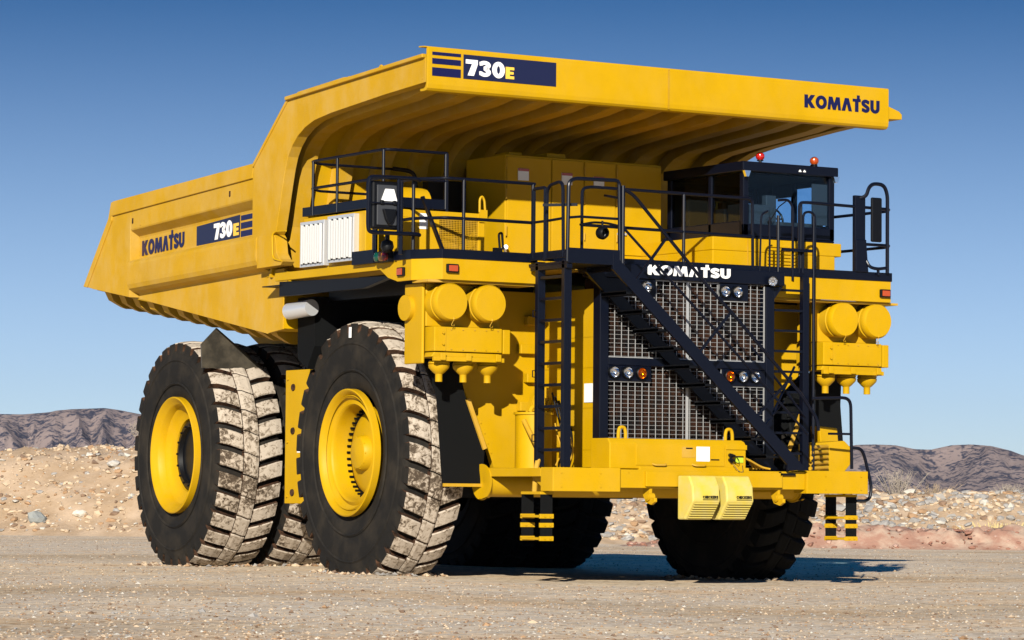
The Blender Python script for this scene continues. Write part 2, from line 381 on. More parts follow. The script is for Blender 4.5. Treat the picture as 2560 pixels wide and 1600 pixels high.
def wheel(x, y, z, side, front, rot=0., label=None):
    """side -1: outer face looks towards -x"""
    wname = empty('wheel', (x, y, z), T)
    if side > 0: wname.rotation_euler = (0, 0, math.pi)
    wname.rotation_euler.z -= R(3.6 if front else 4.2)
    wname.rotation_euler.rotate_axis('X', rot)
    pa, pb = PR[0 if front else 1]
    a = pa.copy(); C.objects.link(a); a.parent = wname
    b = pb.copy(); C.objects.link(b); b.parent = wname
    if side > 0: b.data = PR_SHADE[0 if front else 1]
    k_ = 1.02 if front else .97; a.scale = b.scale = (1, k_, k_)
    m = MB(); o = -.44 if front else -.50
    if front:
        prof = [(o+.06,.835),(o-.03,.835),(o-.04,.82),(o-.03,.80),(o+.01,.775),(o+.07,.735),(o+.09,.69),(o+.06,.65),(o+.055,.64),(o+.07,.625),(o+.09,.62),(o+.14,.61),(o+.42,.605),(o+.42,.30),(o+.42,0.001)]
        m.revolve(prof, (0,0,0), 'x', 72); m.revolve([(o+.02,.755),(o+.008,.745),(o+.03,.73)], (0,0,0), 'x', 72)
        m.build('rim', YEL, wname)
        d = MB(); d.revolve([(o+.40,.56),(o+.32,.545),(o+.30,.53),(o+.27,.45),(o+.25,.30),(o+.235,.24),(o+.16,.225),(o+.13,.20),(o+.11,.12),(o+.10,.001)], (0,0,0), 'x', 64)
        for k in range(10):
            an = 2*math.pi*k/10; d.cyl((o+.165,.21*math.cos(an),.21*math.sin(an)),(o+.14,.21*math.cos(an),.21*math.sin(an)),.012,n=6)
        d.build('hub', YEL, wname)
        if side < 0: MB().box(-.452,-.442,-.03,.03,1.50,1.64).build('chalk_mark', WHT, wname)
        s_ = MB(); s_.revolve([(o+.39,.60),(o+.33,.60),(o+.325,.575),(o+.33,.557),(o+.39,.557)], (0,0,0), 'x', 64)
        for k in range(44):
            an = 2*math.pi*k/44; c_, sn = math.cos(an), math.sin(an)
            s_.cyl((o+.34,.592*c_,.592*sn),(o+.27,.592*c_,.592*sn),.017,n=6)
        s_.build('stud_ring', BLK, wname)
    else:
        prof = [(o+.06,.835),(o-.03,.835),(o-.04,.82),(o-.03,.80),(o+.01,.77),(o+.03,.74),(o+.05,.72),(o+.14,.70),(o+.16,.67),(o+.19,.64),(o+.22,.60),(o+.24,.53),(o+.36,.52)]
        m.revolve(prof, (0,0,0), 'x', 72); m.build('rim', YEL, wname)
        d = MB(); d.revolve([(o+.40,.52),(o+.25,.50),(o+.23,.46),(o+.23,.41),(o+.29,.39),(o+.29,.001)], (0,0,0), 'x', 48)
        for k in range(16):
            an = 2*math.pi*k/16; d.cyl((o+.24,.435*math.cos(an),.435*math.sin(an)),(o+.21,.435*math.cos(an),.435*math.sin(an)),.017,n=6)
        d.build('wheel_motor', BLK, wname)
    return wname
HZ = 1.575
wheel(-2.83, 0, HZ, -1, True, .02); wheel(2.86, 0, HZ-.10, 1, True, .9)
RY = 5.035
wheel(-2.78, RY, HZ, -1, False, .05); wheel(-1.64, RY-.08, HZ, -1, False, .11)
wheel(2.90, RY, HZ-.06, 1, False, 1.2); wheel(1.76, RY, HZ-.06, 1, False, 1.1)
for p_ in PR:
    for o_ in p_: bpy.data.objects.remove(o_)

# ---- chassis
ch = MB()
for s in (-1, 1):
    ch.box(s*.55, s*.95, -2.4, 6.4, 1.5, 2.2)
ch.box(-.9, .9, -1.2, .6, 1.2, 1.9); ch.box(-.9, .9, 3.6, 4.0, 1.5, 2.3)
ch.cyl((-2.5,0,1.6),(2.5,0,1.5),.24)
ch.build('chassis_frame', BLK, T, .02)
ax = MB(); ax.cyl((-2.3,5.035,1.6),(2.3,5.035,1.6),.62,n=32); ax.cyl((-.9,5.035,1.6),(.9,5.035,1.6),.85,n=32); ax.build('rear_axle', BLK, T)
sus = MB()
for s in (-1, 1):
    sus.cyl((s*1.75,0,1.3),(s*1.75,-.1,3.3),.24); sus.cyl((s*1.2,3.0,1.9),(s*1.3,1.4,3.5),.2); sus.cyl((s*.9,5.4,2.2),(s*.95,5.0,3.2),.17)
sus.split('suspension_strut', BLK, T)
# torque tube across the front
tb = MB(); tb.cyl((-2.42,-1.98,1.2),(2.42,-1.98,1.2),.185,n=32); 
for s in (-1, 1):
    tb.revolve([(0,.185),(s*.03,.21),(s*.03,.23),(s*.045,.23),(s*.045,.16),(s*.02,.001)], (s*2.42,-1.98,1.2), 'x', 32)
    tb.prism([(-2.16,1.0),(-1.95,1.0),(-2.02,.985),(-2.2,1.02)], 'x', s*2.46, s*2.50)
tb.build('front_torque_tube', YEL, T)
# front bulkhead plates with bolts, the tall yellow panels behind the ladders
for s in (-1, 1):
    b = MB()
    b.prism([(s*3.28,3.66),(s*3.28,3.1),(s*2.55,2.45),(s*2.14,1.62),(s*2.05,1.36),(s*1.3,1.36),(s*1.3,3.66)], 'y', -1.62, -1.54)
    for (x, z) in ((2.42,2.1),(2.36,1.96),(2.3,1.83),(2.25,1.7),(2.2,1.58)):
        b.cyl((s*(x-.1),-1.63,z),(s*(x-.1),-1.60,z),.012,n=8)
    o = b.build('front_bulkhead', YEL, T)
    MB().beam((s*2.66,-1.95,2.25),(s*2.40,-1.95,1.62),.055,.03,(0,1,0)).build('flap_clamp', YELD, T)
    fl = MB(); fl.prism([(s*3.33,2.75),(s*2.80,2.75),(s*2.69,2.3),(s*2.39,1.62),(s*2.42,1.16),(s*(3.0 if s < 0 else 3.42),1.16),(s*(3.10 if s < 0 else 3.31),2.29)], 'y', -1.93, -1.90)
    fl.build('mud_flap', BLKM, T)
    MB().box(s*2.43, s*3.01, -1.96, -1.935, 1.14, 1.18).split('flap_strip', YELD, T)
    # accumulator canister and hoses
    if s < 0:
        c = MB(); c.cyl((-1.86,-2.25,1.38),(-1.86,-2.25,2.08),.235,n=32); c.cyl((-1.86,-2.25,2.06),(-1.86,-2.25,2.09),.255,n=32)
        c.tube([(-1.98,-2.35,2.09),(-1.95,-2.35,2.16),(-1.85,-2.35,2.16),(-1.82,-2.35,2.09)], .03, bend=.05)
        c.build('accumulator_tank', YEL, T)
        MB().box(-1.99,-1.86,-2.492,-2.486,1.74,1.80).build('green_sticker', LBLGRN, T)
        MB().tube([(-2.32,-3.0,1.08),(-2.3,-3.0,1.40),(-2.16,-2.9,1.58),(-2.11,-2.6,1.78),(-2.10,-2.4,1.98)], .033, bend=.12).build('drain_pipe', YELD, T)
        b = MB(); b.prism([(-1.78,2.05),(-1.42,2.05),(-1.42,2.42),(-1.62,2.42),(-1.7,2.3)], 'y', -2.0, -1.9)
        for i in range(5): b.cyl((-1.75+.07*i,-2.05,2.12+.03*(i % 2)),(-1.73+.07*i,-2.1,2.28),.03,n=10)
        b.build('valve_bracket', YEL, T, .006)
    else:
        c = MB(); c.prism([(2.28,1.38),(2.78,1.38),(2.88,1.48),(2.88,1.72),(2.78,1.8),(2.28,1.76)], 'y', -2.7, -2.35)
        c.prism([(2.70,1.70),(3.0,1.70),(2.97,1.98),(2.66,2.0)], 'y', -2.3, -2.1)
        c.build('steering_valve_box', YEL, T, .012)
        g = MB()
        for i in range(5): g.cyl((2.05+.01*i,-2.9,1.42+.07*i),(2.45,-2.75,1.44+.07*i),.025,n=10)
        g.build('hose_fitting', YELD, T)
    # bulkhead furniture behind the right ladder / clutter
    q = MB()
    for k in range(5):
        zz = 1.75+.37*k; q.box(s*1.45, s*(1.62+.1*(k % 2)), -1.72, -1.62, zz, zz+.12)
    q.split('bulkhead_bracket', YEL, T, .01)
    hz = MB()
    for k in range(4):
        x0 = s*(1.36+.05*k); hz.tube([(x0,-2.3,1.38),(x0+s*.05,-2.45,1.6+.06*k),(x0-s*.02,-2.35,1.85),(x0+s*.04,-2.2,2.2+.05*k)], .014, bend=.1)
    hz.split('hydraulic_hose', BLK, T)
    # yellow hose loops
    hy = MB()
    for k in range(3):
        x0 = s*(1.5+.09*k); hy.tube([(x0,-2.5,1.42),(x0+.03,-2.6,1.6),(x0-.04,-2.6,1.78),(x0+.05,-2.4,1.95)], .011, bend=.1)
    hy.split('yellow_hose', YELD, T)

# ---- front bumper
bm_ = MB()
bm_.box(-1.45, 1.45, -3.58, -3.0, 1.14, 1.37); bm_.box(-1.06, 1.06, -3.62, -3.58, 1.16, 1.35)
for x in (-1.3,-.75,-.3,.75,1.2): bm_.cyl((x,-3.59,1.335),(x,-3.575,1.335),.012,n=6)
bm_.build('bumper', YEL, T, .012)
for s in (-1, 1):
    b = MB(); b.box(s*1.45, s*2.45, -3.62, -3.34, 1.09, 1.385)
    for x in (1.75, 2.33):
        for z in (1.15, 1.32): b.cyl((s*x,-3.63,z),(s*x,-3.615,z),.014,n=6)
    b.build('bumper_end', YEL, T, .014)
    b = MB(); b.box(s*2.37, s*2.45, -3.34, -2.1, 1.27, 1.375); b.box(s*1.35, s*2.37, -3.34, -2.05, 1.33, 1.37)
    b.box(s*1.35, s*1.5, -3.0, -1.6, 1.1, 1.33)
    b.prism([(-3.30,1.27),(-2.94,1.27),(-3.30,1.07)], 'x', s*2.30, s*2.33)
    b.build('side_step_beam', YEL, T, .008)
    b = MB()
    for y in (-3.36, -2.93):
        b.box(s*2.29, s*2.46, y-.008, y+.008, .49, 1.06)
    b.split('rubber_strap', BLKM, T)
    b = MB()
    b.box(s*2.27, s*2.47, -3.37, -2.92, 1.05, 1.085)
    for z in (.765, .49): b.box(s*2.27, s*2.475, -3.36, -2.93, z, z+.03)
    for y in (-3.36, -2.93):
        for z in (.765, .655, .49):
            b.box(s*2.275, s*2.475, y-.018, y+.014, z-.012, z+.045)
            for xx in (2.33, 2.41): b.cyl((s*xx,y-.028,z+.016),(s*xx,y-.018,z+.016),.014,n=8)
    b.split('hanging_step', YEL, T, .004)
# tow hooks
for x in (-.95, 1.05):
    h = MB(); h.prism([(-3.56,1.16),(-3.4,1.16),(-3.4,1.05),(-3.46,.96),(-3.58,.93),(-3.66,.97),(-3.66,1.02),(-3.6,1.0),(-3.54,1.02),(-3.55,1.08)], 'x', x-.012, x+.028)
    h.cyl((x-.045,-3.53,1.03),(x+.065,-3.53,1.03),.034,n=16); h.cyl((x-.036,-3.53,1.03),(x+.056,-3.53,1.03),.05,n=16); h.build('tow_hook', YEL, T, .006)
# battery box on the bumper
bb = MB()
bb.prism([(-3.48,1.38),(-3.48,1.70),(-3.43,1.76),(-3.05,1.76),(-3.05,1.38)], 'x', -1.52, .58)
bb.prism([(-3.50,1.345),(-3.50,1.41),(-3.3,1.41),(-3.3,1.345)], 'x', -1.08, .62)
bx = bb.build('battery_box', YEL, T, .012)
d = MB(); d.box(-1.13, .235, -3.49, -3.475, 1.425, 1.70); d.build('box_lid', YEL, bx, .006)
d = MB(); d.box(.26, .585, -3.495, -3.475, 1.64, 1.70); d.box(.255,.26,-3.49,-3.478,1.42,1.7); d.build('box_end_cover', YEL, bx, .005)
for x in (-.78, -.17):
    MB().tube([(x-.1,-3.49,1.445),(x-.08,-3.53,1.43),(x+.08,-3.53,1.43),(x+.1,-3.49,1.445)], .011, bend=.02).build('lid_handle', YELD, bx)
lb = MB(); lb.box(-.205, 0.0, -3.495, -3.488, 1.485, 1.67); lb.build('white_placard', WHT, bx)
lb = MB(); lb.box(-.43, -.215, -3.4945, -3.488, 1.53, 1.665); lb.build('yellow_placard', YELD, bx)
lb = MB(); lb.box(-.37, -.27, -3.500, -3.4945, 1.64, 1.655); lb.box(.02, .15, -3.496, -3.488, 1.50, 1.515); lb.box(.41,.53,-3.496,-3.472,1.545,1.56); lb.split('small_label', BLK, bx)
lb = MB(); lb.box(.40, .53, -3.4925, -3.472, 1.475, 1.54); lb.build('green_placard', LBLGRN, bx)
for x in (-1.27, .38):
    MB().tube([(x-.055,-3.38,1.74),(x-.055,-3.38,1.84),(x-.035,-3.38,1.90),(x+.035,-3.38,1.90),(x+.055,-3.38,1.84),(x+.055,-3.38,1.74)], .022, bend=.04).build('lifting_eye', YEL, bx)
sk = MB()
for z in (1.57, 1.51): sk.cyl((.32,-3.47,z),(.32,-3.53,z-.01),.022,.03,n=12); sk.cyl((.29,-3.52,z+.01),(.36,-3.55,z-.012),.016,n=8)
sk.tube([(.36,-3.55,1.49),(.42,-3.54,1.45),(.44,-3.53,1.5),(.40,-3.52,1.55)], .004, bend=.03); sk.tube([(.33,-3.54,1.46),(.38,-3.6,1.36),(.43,-3.63,1.35),(.42,-3.62,1.44)], .004, bend=.03)
sk.build('jump_start_socket', BLK, bx)
hs = MB()
for k in range(6): hs.tube([(.62,-3.3-.04*k,1.56-.01*k),(.74+.02*k,-3.32-.03*k,1.52-.02*k),(.80+.03*k,-3.35-.03*k,1.40)], .013, bend=.05)
hs.build('cable_bundle', YELD, T)

# ---- radiator hood
for s in (-1, 1):   # side panels of the hood
    p = MB(); p.box(s*1.30, s*1.34, -2.93, -1.54, 1.40, 3.66)
    for z in (1.62, 2.15, 2.66, 3.05): p.box(s*1.34, s*1.347, -2.9, -1.7, z, z+.012)
    p.cyl((s*1.33,-2.2,2.43),(s*1.37,-2.2,2.43),.03,n=10)
    hp = p.build('hood_side_panel', YEL, T)
    if s < 0: MB().box(-1.352,-1.346,-2.90,-2.64,2.22,2.46).build('white_notice', WHT, hp)
rc = MB(); rc.box(-1.26, 1.26, -2.86, -2.5, 1.45, 3.8); rc.build('radiator_core', RADB, T)
fn = MB()
for k in range(46): x = -1.24+k*.0545; fn.box(x, x+.018, -2.885, -2.86, 1.5, 3.78)
for k in range(8): z = 1.52+k*.29; fn.box(-1.25, 1.25, -2.892, -2.886, z, z+.02)
fn.build('radiator_fins', RADB, T)
sh = MB()
sh.box(-1.37, -1.235, -3.02, -2.86, 1.50, 3.78); sh.box(1.235, 1.37, -3.02, -2.86, 1.40, 3.78)
sh.box(-1.50, 1.52, -3.04, -2.80, 3.80, 3.985); sh.box(-1.235, 1.235, -3.018, -2.86, 2.69, 2.79)
sh.prism([(-1.50,3.80),(-1.235,3.80),(-1.235,3.62)], 'y', -3.018, -2.9); sh.prism([(1.52,3.80),(1.37,3.78),(1.37,3.62)], 'y', -3.018, -2.9)
sh.box(-1.235,-.51,-3.012,-2.9,3.575,3.80); sh.box(.50,.95,-3.012,-2.9,3.575,3.80); sh.box(-1.235,-.57,-3.012,-2.9,2.49,2.69); sh.box(.54,1.235,-3.012,-2.9,2.47,2.69)
sh.box(-1.37,1.37,-2.92,-2.87,1.42,1.5)
shr = sh.build('radiator_shroud', NAVY, T, .01)
gr = MB()
def inside(x, z):
    if not (-1.225 < x < 1.225): return False
    if z > 2.79: 
        if z > 3.79: return False
        if z > 3.575 and (x < -.51 or .50 < x < .95): return False
        return True
    if z < 2.69:
        if z > 2.48 and (x < -.57 or x > .54): return False
        return z > 1.44
    return False
def wires(vertical, step, r):
    a0, a1 = (-1.225, 1.226) if vertical else (1.45, 3.79)
    n = int((a1-a0)/step)
    for i in range(n+1):
        a = a0+i*(a1-a0)/n; st = None
        lo, hi = (1.44, 3.80) if vertical else (-1.23, 1.23)
        k = lo
        while k <= hi+.011:
            ins = inside(min(max(a,-1.2249),1.2249), k) if vertical else inside(k, a)
            if ins and st is None: st = k
            if (not ins or k+.01 > hi+.011) and st is not None:
                if vertical: gr.box(a-r, a+r, -2.975-r, -2.975+r, st, k)
                else: gr.box(st, k, -2.966-r, -2.966+r, a-r, a+r)
                st = None
            k += .01
wires(True, .1065, .0038); wires(False, .0535, .0017)
gr.box(-.02, .02, -2.995, -2.985, 1.44, 2.69); gr.box(-.02, .02, -2.995, -2.985, 2.79, 3.79)
for (x0, x1, z0, z1) in ((-1.232,-1.222,1.44,2.49),(-1.232,-1.222,2.79,3.575),(1.222,1.232,1.44,2.47),(1.222,1.232,2.79,3.79),(-.515,-.505,3.57,3.79),(.495,.505,3.57,3.8),(.945,.955,3.57,3.8),(-.575,-.562,2.49,2.69),(.535,.545,2.49,2.69)):
    gr.box(x0, x1, -2.99, -2.98, z0, z1)
for (x0, x1, z) in ((-1.23,1.23,2.795),(-1.23,-.57,2.486),(.54,1.23,2.465),(-1.23,-.51,3.568),(.5,.95,3.568),(-.51,.5,3.79)):
    gr.box(x0, x1, -2.99, -2.98, z-.006, z+.006)
gr.build('grille_mesh', MESH, T)
text('front_lettering', 'KOMATSU', (-.665,-3.045,3.855), (1,0,0), (0,0,1), 1.30, .128, WHT, shr, off=.002)
def headlamp(x, z, y=-3.02, lens=LENS, refl=CHROME, dx=0., r=.066):
    h = MB(); h.revolve([(0,r+.012),(-.05,r+.012),(-.055,r+.004),(-.05,r)], (x,y,z), 'y', 24)
    o = h.build('headlamp', BLK, T)
    q = MB(); q.revolve([(-.048,r),(-.02,r*.85),(.0,r*.5),(.012,.001)], (x,y,z), 'y', 24)
    q.cyl((x,y,z),(x,y-.03,z),.014,n=8); q.build('reflector', refl, o)
    l = MB(); l.revolve([(-.050,r),(-.058,r*.7),(-.062,.001)], (x,y,z), 'y', 24); l.build('lens', lens, o)
    return o
for x in (-1.17,-.96): headlamp(x, 2.60)
for x in (.84, 1.04): headlamp(x, 2.595)
headlamp(-.75, 2.595, lens=AMBG, refl=AMBR); headlamp(.63, 2.595, lens=AMBG, refl=AMBR)
headlamp(.55, 3.69); headlamp(.75, 3.69); headlamp(-.68, 3.70)
o = headlamp(0, 0, 0, r=.058); o.location = (1.30, -3.08, 3.85); o.rotation_euler = (R(5), 0, R(-38))

# ---- stair across the front
st = MB(); sl_ = -.88
def stz(x): return 2.935+sl_*(x+.465)
for y in (-3.65, -3.05):
    st.beam((-1.52,y,stz(-1.52)),(1.34,y,stz(1.34)),.03,.16,(0,0,1)) if False else st.prism([(-1.62,stz(-1.62)+.10),(-1.45,stz(-1.45)+.11),(1.40,stz(1.40)+.11),(1.42,1.385),(1.10,1.385),(1.10,stz(1.10)-.10),(-1.62,stz(-1.62)-.10)], 'y', y-.025, y+.02)
ladder_ = st.split('stair_stringer', NAVY, T, .004)
for i in range(11):
    x = -1.27+.242*i; z = 3.57-.2235*i
    b = MB(); b.box(x-.12, x+.12, -3.62, -3.07, z-.018, z+.012); b.box(x-.12,x-.11,-3.62,-3.07,z-.03,z+.03)
    b.build('stair_tread', BLK, T)
hr = MB(); yy = -3.64
hr.tube([(-1.46,yy,4.86),(-1.30,yy,4.80),(-.13,yy,3.68),(.22,yy,3.385),(1.32,yy,2.38),(1.60,yy,2.05),(1.62,yy,1.9)], .022, bend=.1)
hr.tube([(-1.46,yy,4.39),(-.02,yy,3.14),(.54,yy,2.65),(1.45,yy,1.85)], .017)
hr.beam((-.28,yy,2.85),(.22,yy,3.39),.03,.03); hr.beam((.61,yy,2.05),(1.18,yy,2.58),.03,.03); hr.beam((-1.25,yy,3.72),(-.80,yy,4.27),.03,.03)
hr.build('stair_handrail', NAVY, T)

# ---- vertical ladders
l = MB()
for y in (-3.55, -2.95): l.box(-2.28, -2.17, y-.035, y+.035, 1.39, 3.95)
la = l.build('ladder_rail', NAVY, T, .005)
for k in range(9): MB().box(-2.26, -2.20, -3.52, -2.98, 1.585+.268*k, 1.62+.268*k).build('ladder_rung', NAVY, T)
l = MB(); l.box(1.93, 2.03, -2.90, -2.82, 1.39, 3.95); l.box(1.40, 1.45, -2.90, -2.82, 1.39, 3.8); l.cyl((2.10,-2.9,1.4),(2.10,-2.9,4.75),.022,n=10)
l.build('ladder_rail', NAVY, T, .005)
for k in range(9): MB().box(1.42, 1.95, -2.89, -2.84, 1.60+.268*k, 1.63+.268*k).build('ladder_rung', NAVY, T)
l = MB()
for (y, z) in ((-2.95,1.75),(-2.95,2.55),(-2.95,3.3)): l.tube([(-2.28,y,z-.04),(-2.33,y,z-.04),(-2.33,y,z+.04),(-2.28,y,z+.04)], .008)
l.build('ladder_hook', NAVY, T)
# diagonal brace work behind the right ladder
l = MB(); l.tube([(1.02,-2.98,3.0),(1.95,-2.92,2.1)], .016); l.tube([(1.2,-3.2,2.1),(1.75,-2.95,2.75)], .016)
l.tube([(1.0,-3.1,1.8),(1.6,-2.92,2.3)], .016)
l.build('stair_brace', NAVY, T)

# ---- service platform at the head of the stair
p = MB()
p.box(-2.28, -1.46, -3.66, -2.76, 3.90, 3.93); p.box(-2.28, -1.50, -3.67, -3.645, 3.90, 4.09); p.box(-2.285,-2.262,-3.645,-2.8,3.97,4.07); p.box(-1.51,-1.485,-3.645,-3.3,3.90,4.09)
p.box(-1.56,-1.46,-3.64,-2.8,3.84,3.90); p.box(-2.28,-2.2,-3.64,-2.8,3.84,3.90)
p.build('service_platform', NAVY, T, .004)
p = MB(); Y1 = -3.65
p.tube([(-2.27,-2.86,4.0),(-2.27,-2.86,4.87),(-2.27,-3.12,4.87),(-2.27,-3.12,3.95)], .022, bend=.03)
p.tube([(-2.27,-2.86,4.45),(-2.27,-3.12,4.45)], .017)
p.tube([(-2.27,-3.16,3.98),(-2.27,-3.16,4.88),(-2.27,-3.52,4.93),(-2.27,-3.54,3.98)], .022, bend=.12)
p.tube([(-2.27,-3.16,4.45),(-2.27,-3.54,4.46)], .017)
p.tube([(-2.27,-3.63,3.92),(-2.27,Y1,4.90),(-2.18,Y1,4.95),(-1.52,Y1,4.96),(-1.50,Y1,3.90)], .024, bend=.06)
p.tube([(-2.27,Y1,4.46),(-2.1,Y1,4.48),(-1.52,Y1,4.48)], .017)
p.tube([(-1.50,Y1,4.74),(-1.50,-3.3,4.80)], .017); p.cyl((-1.46,Y1,3.88),(-1.46,Y1,4.90),.026,n=10)
p.beam((-2.42,-3.3,4.63),(-2.12,-3.62,4.63),.03,.035)
p.build('platform_railing', NAVY, T)
p = MB(); p.revolve([(0,.001),(-.02,.05),(-.04,.075),(-.085,.085),(-.13,.07),(-.15,.05)], (-1.80,-3.62,4.29), 'y', 24); p.cyl((-1.80,-3.70,4.29),(-1.80,-3.70,4.44),.014,n=8)
p.tube([(-2.1,Y1,4.38),(-1.9,Y1,4.42),(-1.7,Y1,4.42),(-1.5,Y1,4.39)], .015, bend=.05)
p.build('work_lamp', BLK, T)

# ---- deck
dk = MB()
for s in (-1, 1):
    dk.prism([(s*1.4,-2.70),(s*3.50,-2.70),(s*3.70,-2.34),(s*3.70,1.15),(s*1.4,1.15)], 'z', 3.88, 3.93)
dk.box(-1.4,1.4,-2.72,1.1,3.99,4.03)
dk.build('deck_plate', YELD, T)
for s in (-1, 1):
    f = MB(); xi = 2.14 if s < 0 else 1.45
    f.prism([(s*xi,-2.74),(s*3.53,-2.74),(s*3.75,-2.36),(s*3.75,-2.0),(s*3.72,-2.0),(s*3.72,-2.35),(s*3.51,-2.71),(s*xi,-2.71)], 'z', 3.69 if s < 0 else 3.67, 3.965)
    f.prism([(-2.0,3.69),(-2.0,3.965),(1.25,3.965),(1.25,3.86),(-1.55,3.86),(-1.75,3.75)], 'x', s*3.67, s*3.73)
    fo = f.build('deck_fascia', YEL, T, .006)
    n = MB(); n.prism([(s*xi,-2.755),(s*3.54,-2.755),(s*3.765,-2.36),(s*3.765,-1.95),(s*3.745,-1.95),(s*3.745,-2.35),(s*3.53,-2.735),(s*xi,-2.735)], 'z', 3.955, 4.07)
    n.build('toe_board', NAVY, T, .004)
    fs_ = ((-3.40,-2.75,3.83,0),) if s < 0 else ((3.41,-2.75,3.79,0),)
    for (x, y, z, rr) in fs_:
        m_ = MB(); m_.box(x-.085, x+.085, y-.04, y+.005, z-.055, z+.055); b_ = m_.build('marker_lamp', BLK, T, .012)
        m_ = MB(); m_.box(x-.065, x+.065, y-.052, y-.04, z-.038, z+.038); m_.build('marker_lens', RED, b_, .008)
    if s < 0:
        m_ = MB(); m_.box(-3.79,-3.75,-2.22,-2.06,3.75,3.86); b_ = m_.build('marker_lamp', BLK, T, .01)
        m_ = MB(); m_.box(-3.80,-3.79,-2.20,-2.08,3.765,3.845); m_.build('marker_lens', RED, b_)
n = MB(); n.box(-2.14, 1.45, -2.76, -2.72, 3.985, 4.07); n.build('toe_board', NAVY, T, .004)
u = MB(); u.box(-3.70,-2.14,-2.68,-2.3,3.66,3.69); u.box(1.45,3.7,-2.68,-2.3,3.64,3.67)
u.split('deck_underframe', YELD, T)
u = MB(); u.prism([(-1.75,3.78),(1.25,3.855),(1.25,3.66),(-1.0,3.66)], 'x', -3.66, -3.58); u.box(-3.68,-3.1,1.2,1.7,3.80,3.815); u.box(-3.1,-1.4,-1.5,.9,3.6,3.88); u.box(1.4,3.3,-1.5,.9,3.6,3.88)
u.split('deck_beam', BLK, T)

# inlet filter panels on the left deck side and their housing
hb = MB(); hb.box(-3.52,-2.5,-.80,.85,3.93,4.68); hb.build('filter_housing', YEL, T, .01)
for (y0, y1, z0, z1) in ((.15,.80,4.02,4.62),(-.64,.06,4.04,4.65)):
    f = MB(); f.box(-3.60,-3.52,y0,y1,z0,z1); fo = f.build('filter_frame', STEEL, T, .004)
    f = MB(); f.box(-3.604,-3.598,y0+.04,y1-.04,z0+.035,z1-.04); f.build('filter_recess', BLK, fo)
    w_ = MB(); n_ = 9; dz = (y1-y0-.09)/n_
    for k in range(n_):
        a = y0+.045+k*dz
        w_.prism([(-3.605,a),(-3.645,a+dz*.12),(-3.625,a+dz*.80),(-3.605,a+dz*.82)], 'z', z0+.04+.012*(k%2), z1-.045-.02*(k%2))
    w_.split('filter_pleats', WHITEF, fo)
uw = MB(); uw.box(-3.56,-3.535,-1.35,.82,4.70,4.82); uw.box(-3.56,-2.62,-1.37,-1.345,4.69,4.82); uw.box(-3.53,-2.62,-1.34,.8,4.70,4.72)
uw.build('upper_walkway', NAVY, T, .004)
ur = MB()
for z in (5.42, 5.06):
    ur.tube([(-3.52,.62,z),(-3.55,.5,z),(-3.55,-1.30,z),(-3.45,-1.36,z),(-2.64,-1.36,z)], .02, bend=.1)
    ur.tube([(-3.52,.62,z),(-3.4,.66,z-.02),(-2.2,.66,z-.02)], .018, bend=.05)
for (x, y) in ((-3.55,-.10),(-3.55,-1.30),(-2.66,-1.36),(-3.55,.55)): ur.cyl((x,y,4.7),(x,y,5.42),.02,n=10)
ur.tube([(-2.64,-1.36,5.42),(-2.64,-1.36,4.6)], .02)
ur.tube([(-2.3,.60,5.40),(-1.95,.60,5.38),(-1.95,.60,4.6)], .03, bend=.15)
ur.beam((-3.15,-1.6,4.82),(-2.80,-1.6,4.06),.06,.03)
ur.build('upper_railing', NAVY, T)

# engine service box with mesh screen and hooks
e = MB(); e.box(-3.40,-2.12,-1.45,-1.40,4.56,4.66); e.box(-3.40,-2.80,-1.45,-1.40,3.93,4.56); e.box(-2.22,-2.12,-1.45,-1.40,3.93,4.56); e.box(-2.15,-2.12,-1.40,-.6,3.93,4.66); e.box(-3.40,-2.12,-1.40,-.85,4.62,4.66)
e.box(-3.40,-2.12,-.88,-.85,3.93,4.62)
eo = e.build('engine_service_box', YEL, T, .006)
g = MB()
for k in range(26): x = -2.80+k*.0232; g.box(x-.0028,x+.0028,-1.446,-1.441,3.95,4.56)
for k in range(27): z = 3.95+k*.0232; g.box(-2.80,-2.22,-1.441,-1.437,z-.0028,z+.0028)
g.build('screen_mesh', YELD, eo)
MB().box(-2.82,-2.2,-.93,-.9,3.95,4.6).build('engine_bay_back', BLK, eo)
g = MB(); g.cyl((-2.65,-1.1,4.25),(-2.4,-1.1,4.25),.13,n=20); g.box(-2.72,-2.36,-1.2,-1.0,3.95,4.12)
for k in range(8): g.box(-2.7+.04*k,-2.68+.04*k,-1.22,-.98,4.12,4.30)
g.build('hoist_pump', YELD, eo)
def hook(x, y, z, s=1, nm='lifting_hook'):
    h = MB(); n = 20
    pts = []
    for a in range(n): pts.append((math.cos(2*math.pi*a/n)*.022, math.sin(2*math.pi*a/n)*.04))
    out = [(-.045,.075),(-.055,0),(-.05,-.1),(-.03,-.2),(.09,-.2),(.07,-.05),(.045,.07),(0,.085)]
    h.tube([(x-.035,y,z-.12),(x-.035,y,z+.05),(x+.0,y,z+.09),(x+.035,y,z+.04),(x+.05,y,z-.12)], .016, bend=.04, n=6)
    h.box(x-.04,x+.075,y-.015,y+.015,z-.25,z-.09); return h.build(nm, YEL, eo if nm == 'lifting_hook' else T)
hook(-2.17,-1.46,4.80)
hh = MB(); hh.box(-2.06,-1.94,-1.6,-1.55,3.93,4.22); hh.tube([(-1.98,-1.6,4.2),(-2.0,-1.6,4.40),(-1.95,-1.6,4.42),(-1.93,-1.6,4.2)], .016, bend=.03); hh.build('dark_bracket', BLK, T)
